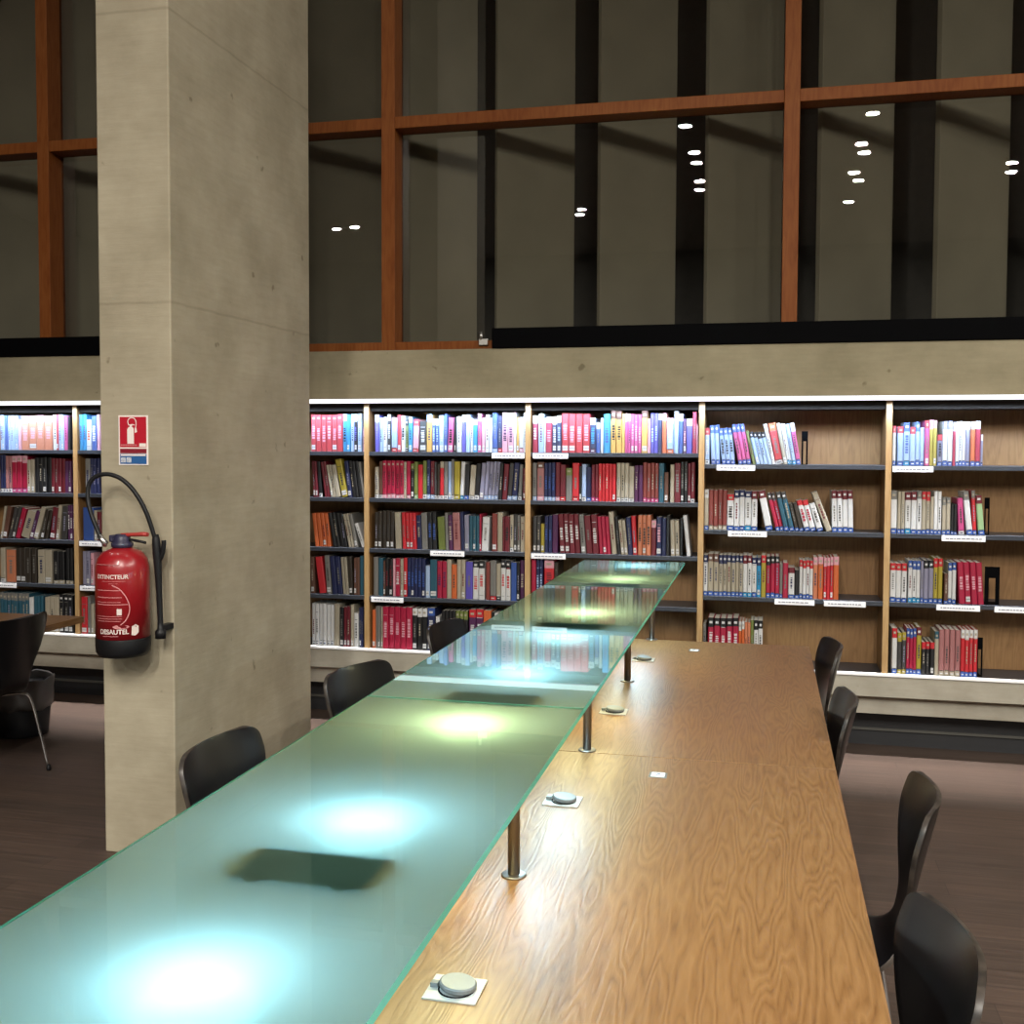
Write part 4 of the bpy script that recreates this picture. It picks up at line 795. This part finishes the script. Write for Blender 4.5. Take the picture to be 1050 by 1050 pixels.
wtext('EXTINCTEUR', 0.024, -0.010, ez(588.5), M_print, 'lettering', 0.0006)
wtext('DESAUTEL', 0.027, -0.002, ez(646.5), M_print, 'lettering', 0.0008)
bm = BM()
for (u0, u1, py, th) in ((-0.09, 0.03, 575.5, 0.0022), (-0.05, 0.05, 593, 0.0016), (-0.02, 0.02, 595.5, 0.0012), (-0.085, 0.035, 602.5, 0.003), (-0.085, 0.035, 610, 0.003), (-0.085, 0.03, 615, 0.002), (-0.085, 0.06, 617.5, 0.003),
                         (-0.085, 0.035, 630, 0.002), (-0.085, 0.035, 632.5, 0.002), (-0.085, 0.03, 635, 0.002), (-0.05, 0.02, 651, 0.002)):
    bar(bm, u0, u1, ez(py)-th/2, ez(py)+th/2)
cur = smooth_path([(-0.005, 0, ez(597)), (0.025, 0, ez(601)), (0.050, 0, ez(609)), (0.064, 0, ez(618)), (0.064, 0, ez(626)), (0.050, 0, ez(634)), (0.028, 0, ez(639))], 5)
for a, b in zip(cur, cur[1:]):
    dv = (b-a).normalized(); nn = Vector((dv.z, 0, -dv.x))*0.0022
    wrap(bm, [((a+nn).x, (a+nn).z), ((b+nn).x, (b+nn).z), ((b-nn).x, (b-nn).z), ((a-nn).x, (a-nn).z)], 0, A0)
ell = [(0.030+0.034*math.cos(k*2*PI/20), ez(641)+0.008*math.sin(k*2*PI/20)) for k in range(20)]
c = wrap(bm, ell, 0, A0, 0.0009)
obj('printed_marks', bm, M_printpink, t, fix=False)
bm = BM()
wrap(bm, [(0.072, ez(650)), (0.088, ez(651)), (0.104, ez(648)), (0.104, ez(641)), (0.090, ez(639)), (0.074, ez(641))], 0, A0)
obj('sticker', bm, M_print, t, fix=False); bm = BM()
wrap(bm, [(0.014, ez(628.5)), (0.034, ez(628.5)), (0.034, ez(622)), (0.014, ez(622))], 0, A0)
obj('sticker', bm, M_print, t, fix=False)

# ------------------------------------------------------------------ camera and view
cam = bpy.data.cameras.new('camera'); co = bpy.data.objects.new('camera', cam); COL.objects.link(co)
f_px, yaw, pitch, roll, H, D, ppx, ppy = CAM
fw = Vector((-math.sin(yaw), math.cos(yaw), 0)); rt = Vector((math.cos(yaw), math.sin(yaw), 0)); up = Vector((0, 0, 1))
f2 = fw*math.cos(pitch)+up*math.sin(pitch); u2 = up*math.cos(pitch)-fw*math.sin(pitch)
r3 = rt*math.cos(roll)+u2*math.sin(roll); u3 = u2*math.cos(roll)-rt*math.sin(roll)
co.matrix_world = Matrix(((r3.x, u3.x, -f2.x, 0), (r3.y, u3.y, -f2.y, -D), (r3.z, u3.z, -f2.z, H), (0, 0, 0, 1)))
cam.sensor_fit = 'HORIZONTAL'; cam.sensor_width = 36.0; cam.lens = f_px/1050*36.0
cam.shift_x = -ppx/1050; cam.shift_y = ppy/1050; cam.clip_start = 0.05
SC.camera = co
w = bpy.data.worlds.new('night'); SC.world = w; w.use_nodes = True
w.node_tree.nodes['Background'].inputs['Color'].default_value = (0.5, 0.55, 0.6, 1); w.node_tree.nodes['Background'].inputs['Strength'].default_value = 0.01
SC.view_settings.view_transform = 'Standard'; SC.view_settings.look = 'None'; SC.view_settings.gamma = 1.0; SC.view_settings.exposure = EXPO; SC.view_settings.use_curve_mapping = False
SC.cycles.max_bounces = 10; SC.cycles.diffuse_bounces = 4; SC.cycles.glossy_bounces = 4; SC.cycles.transmission_bounces = 8; SC.cycles.transparent_max_bounces = 12
SC.cycles.sample_clamp_indirect = 6.0; SC.cycles.caustics_reflective = False; SC.cycles.use_denoising = True
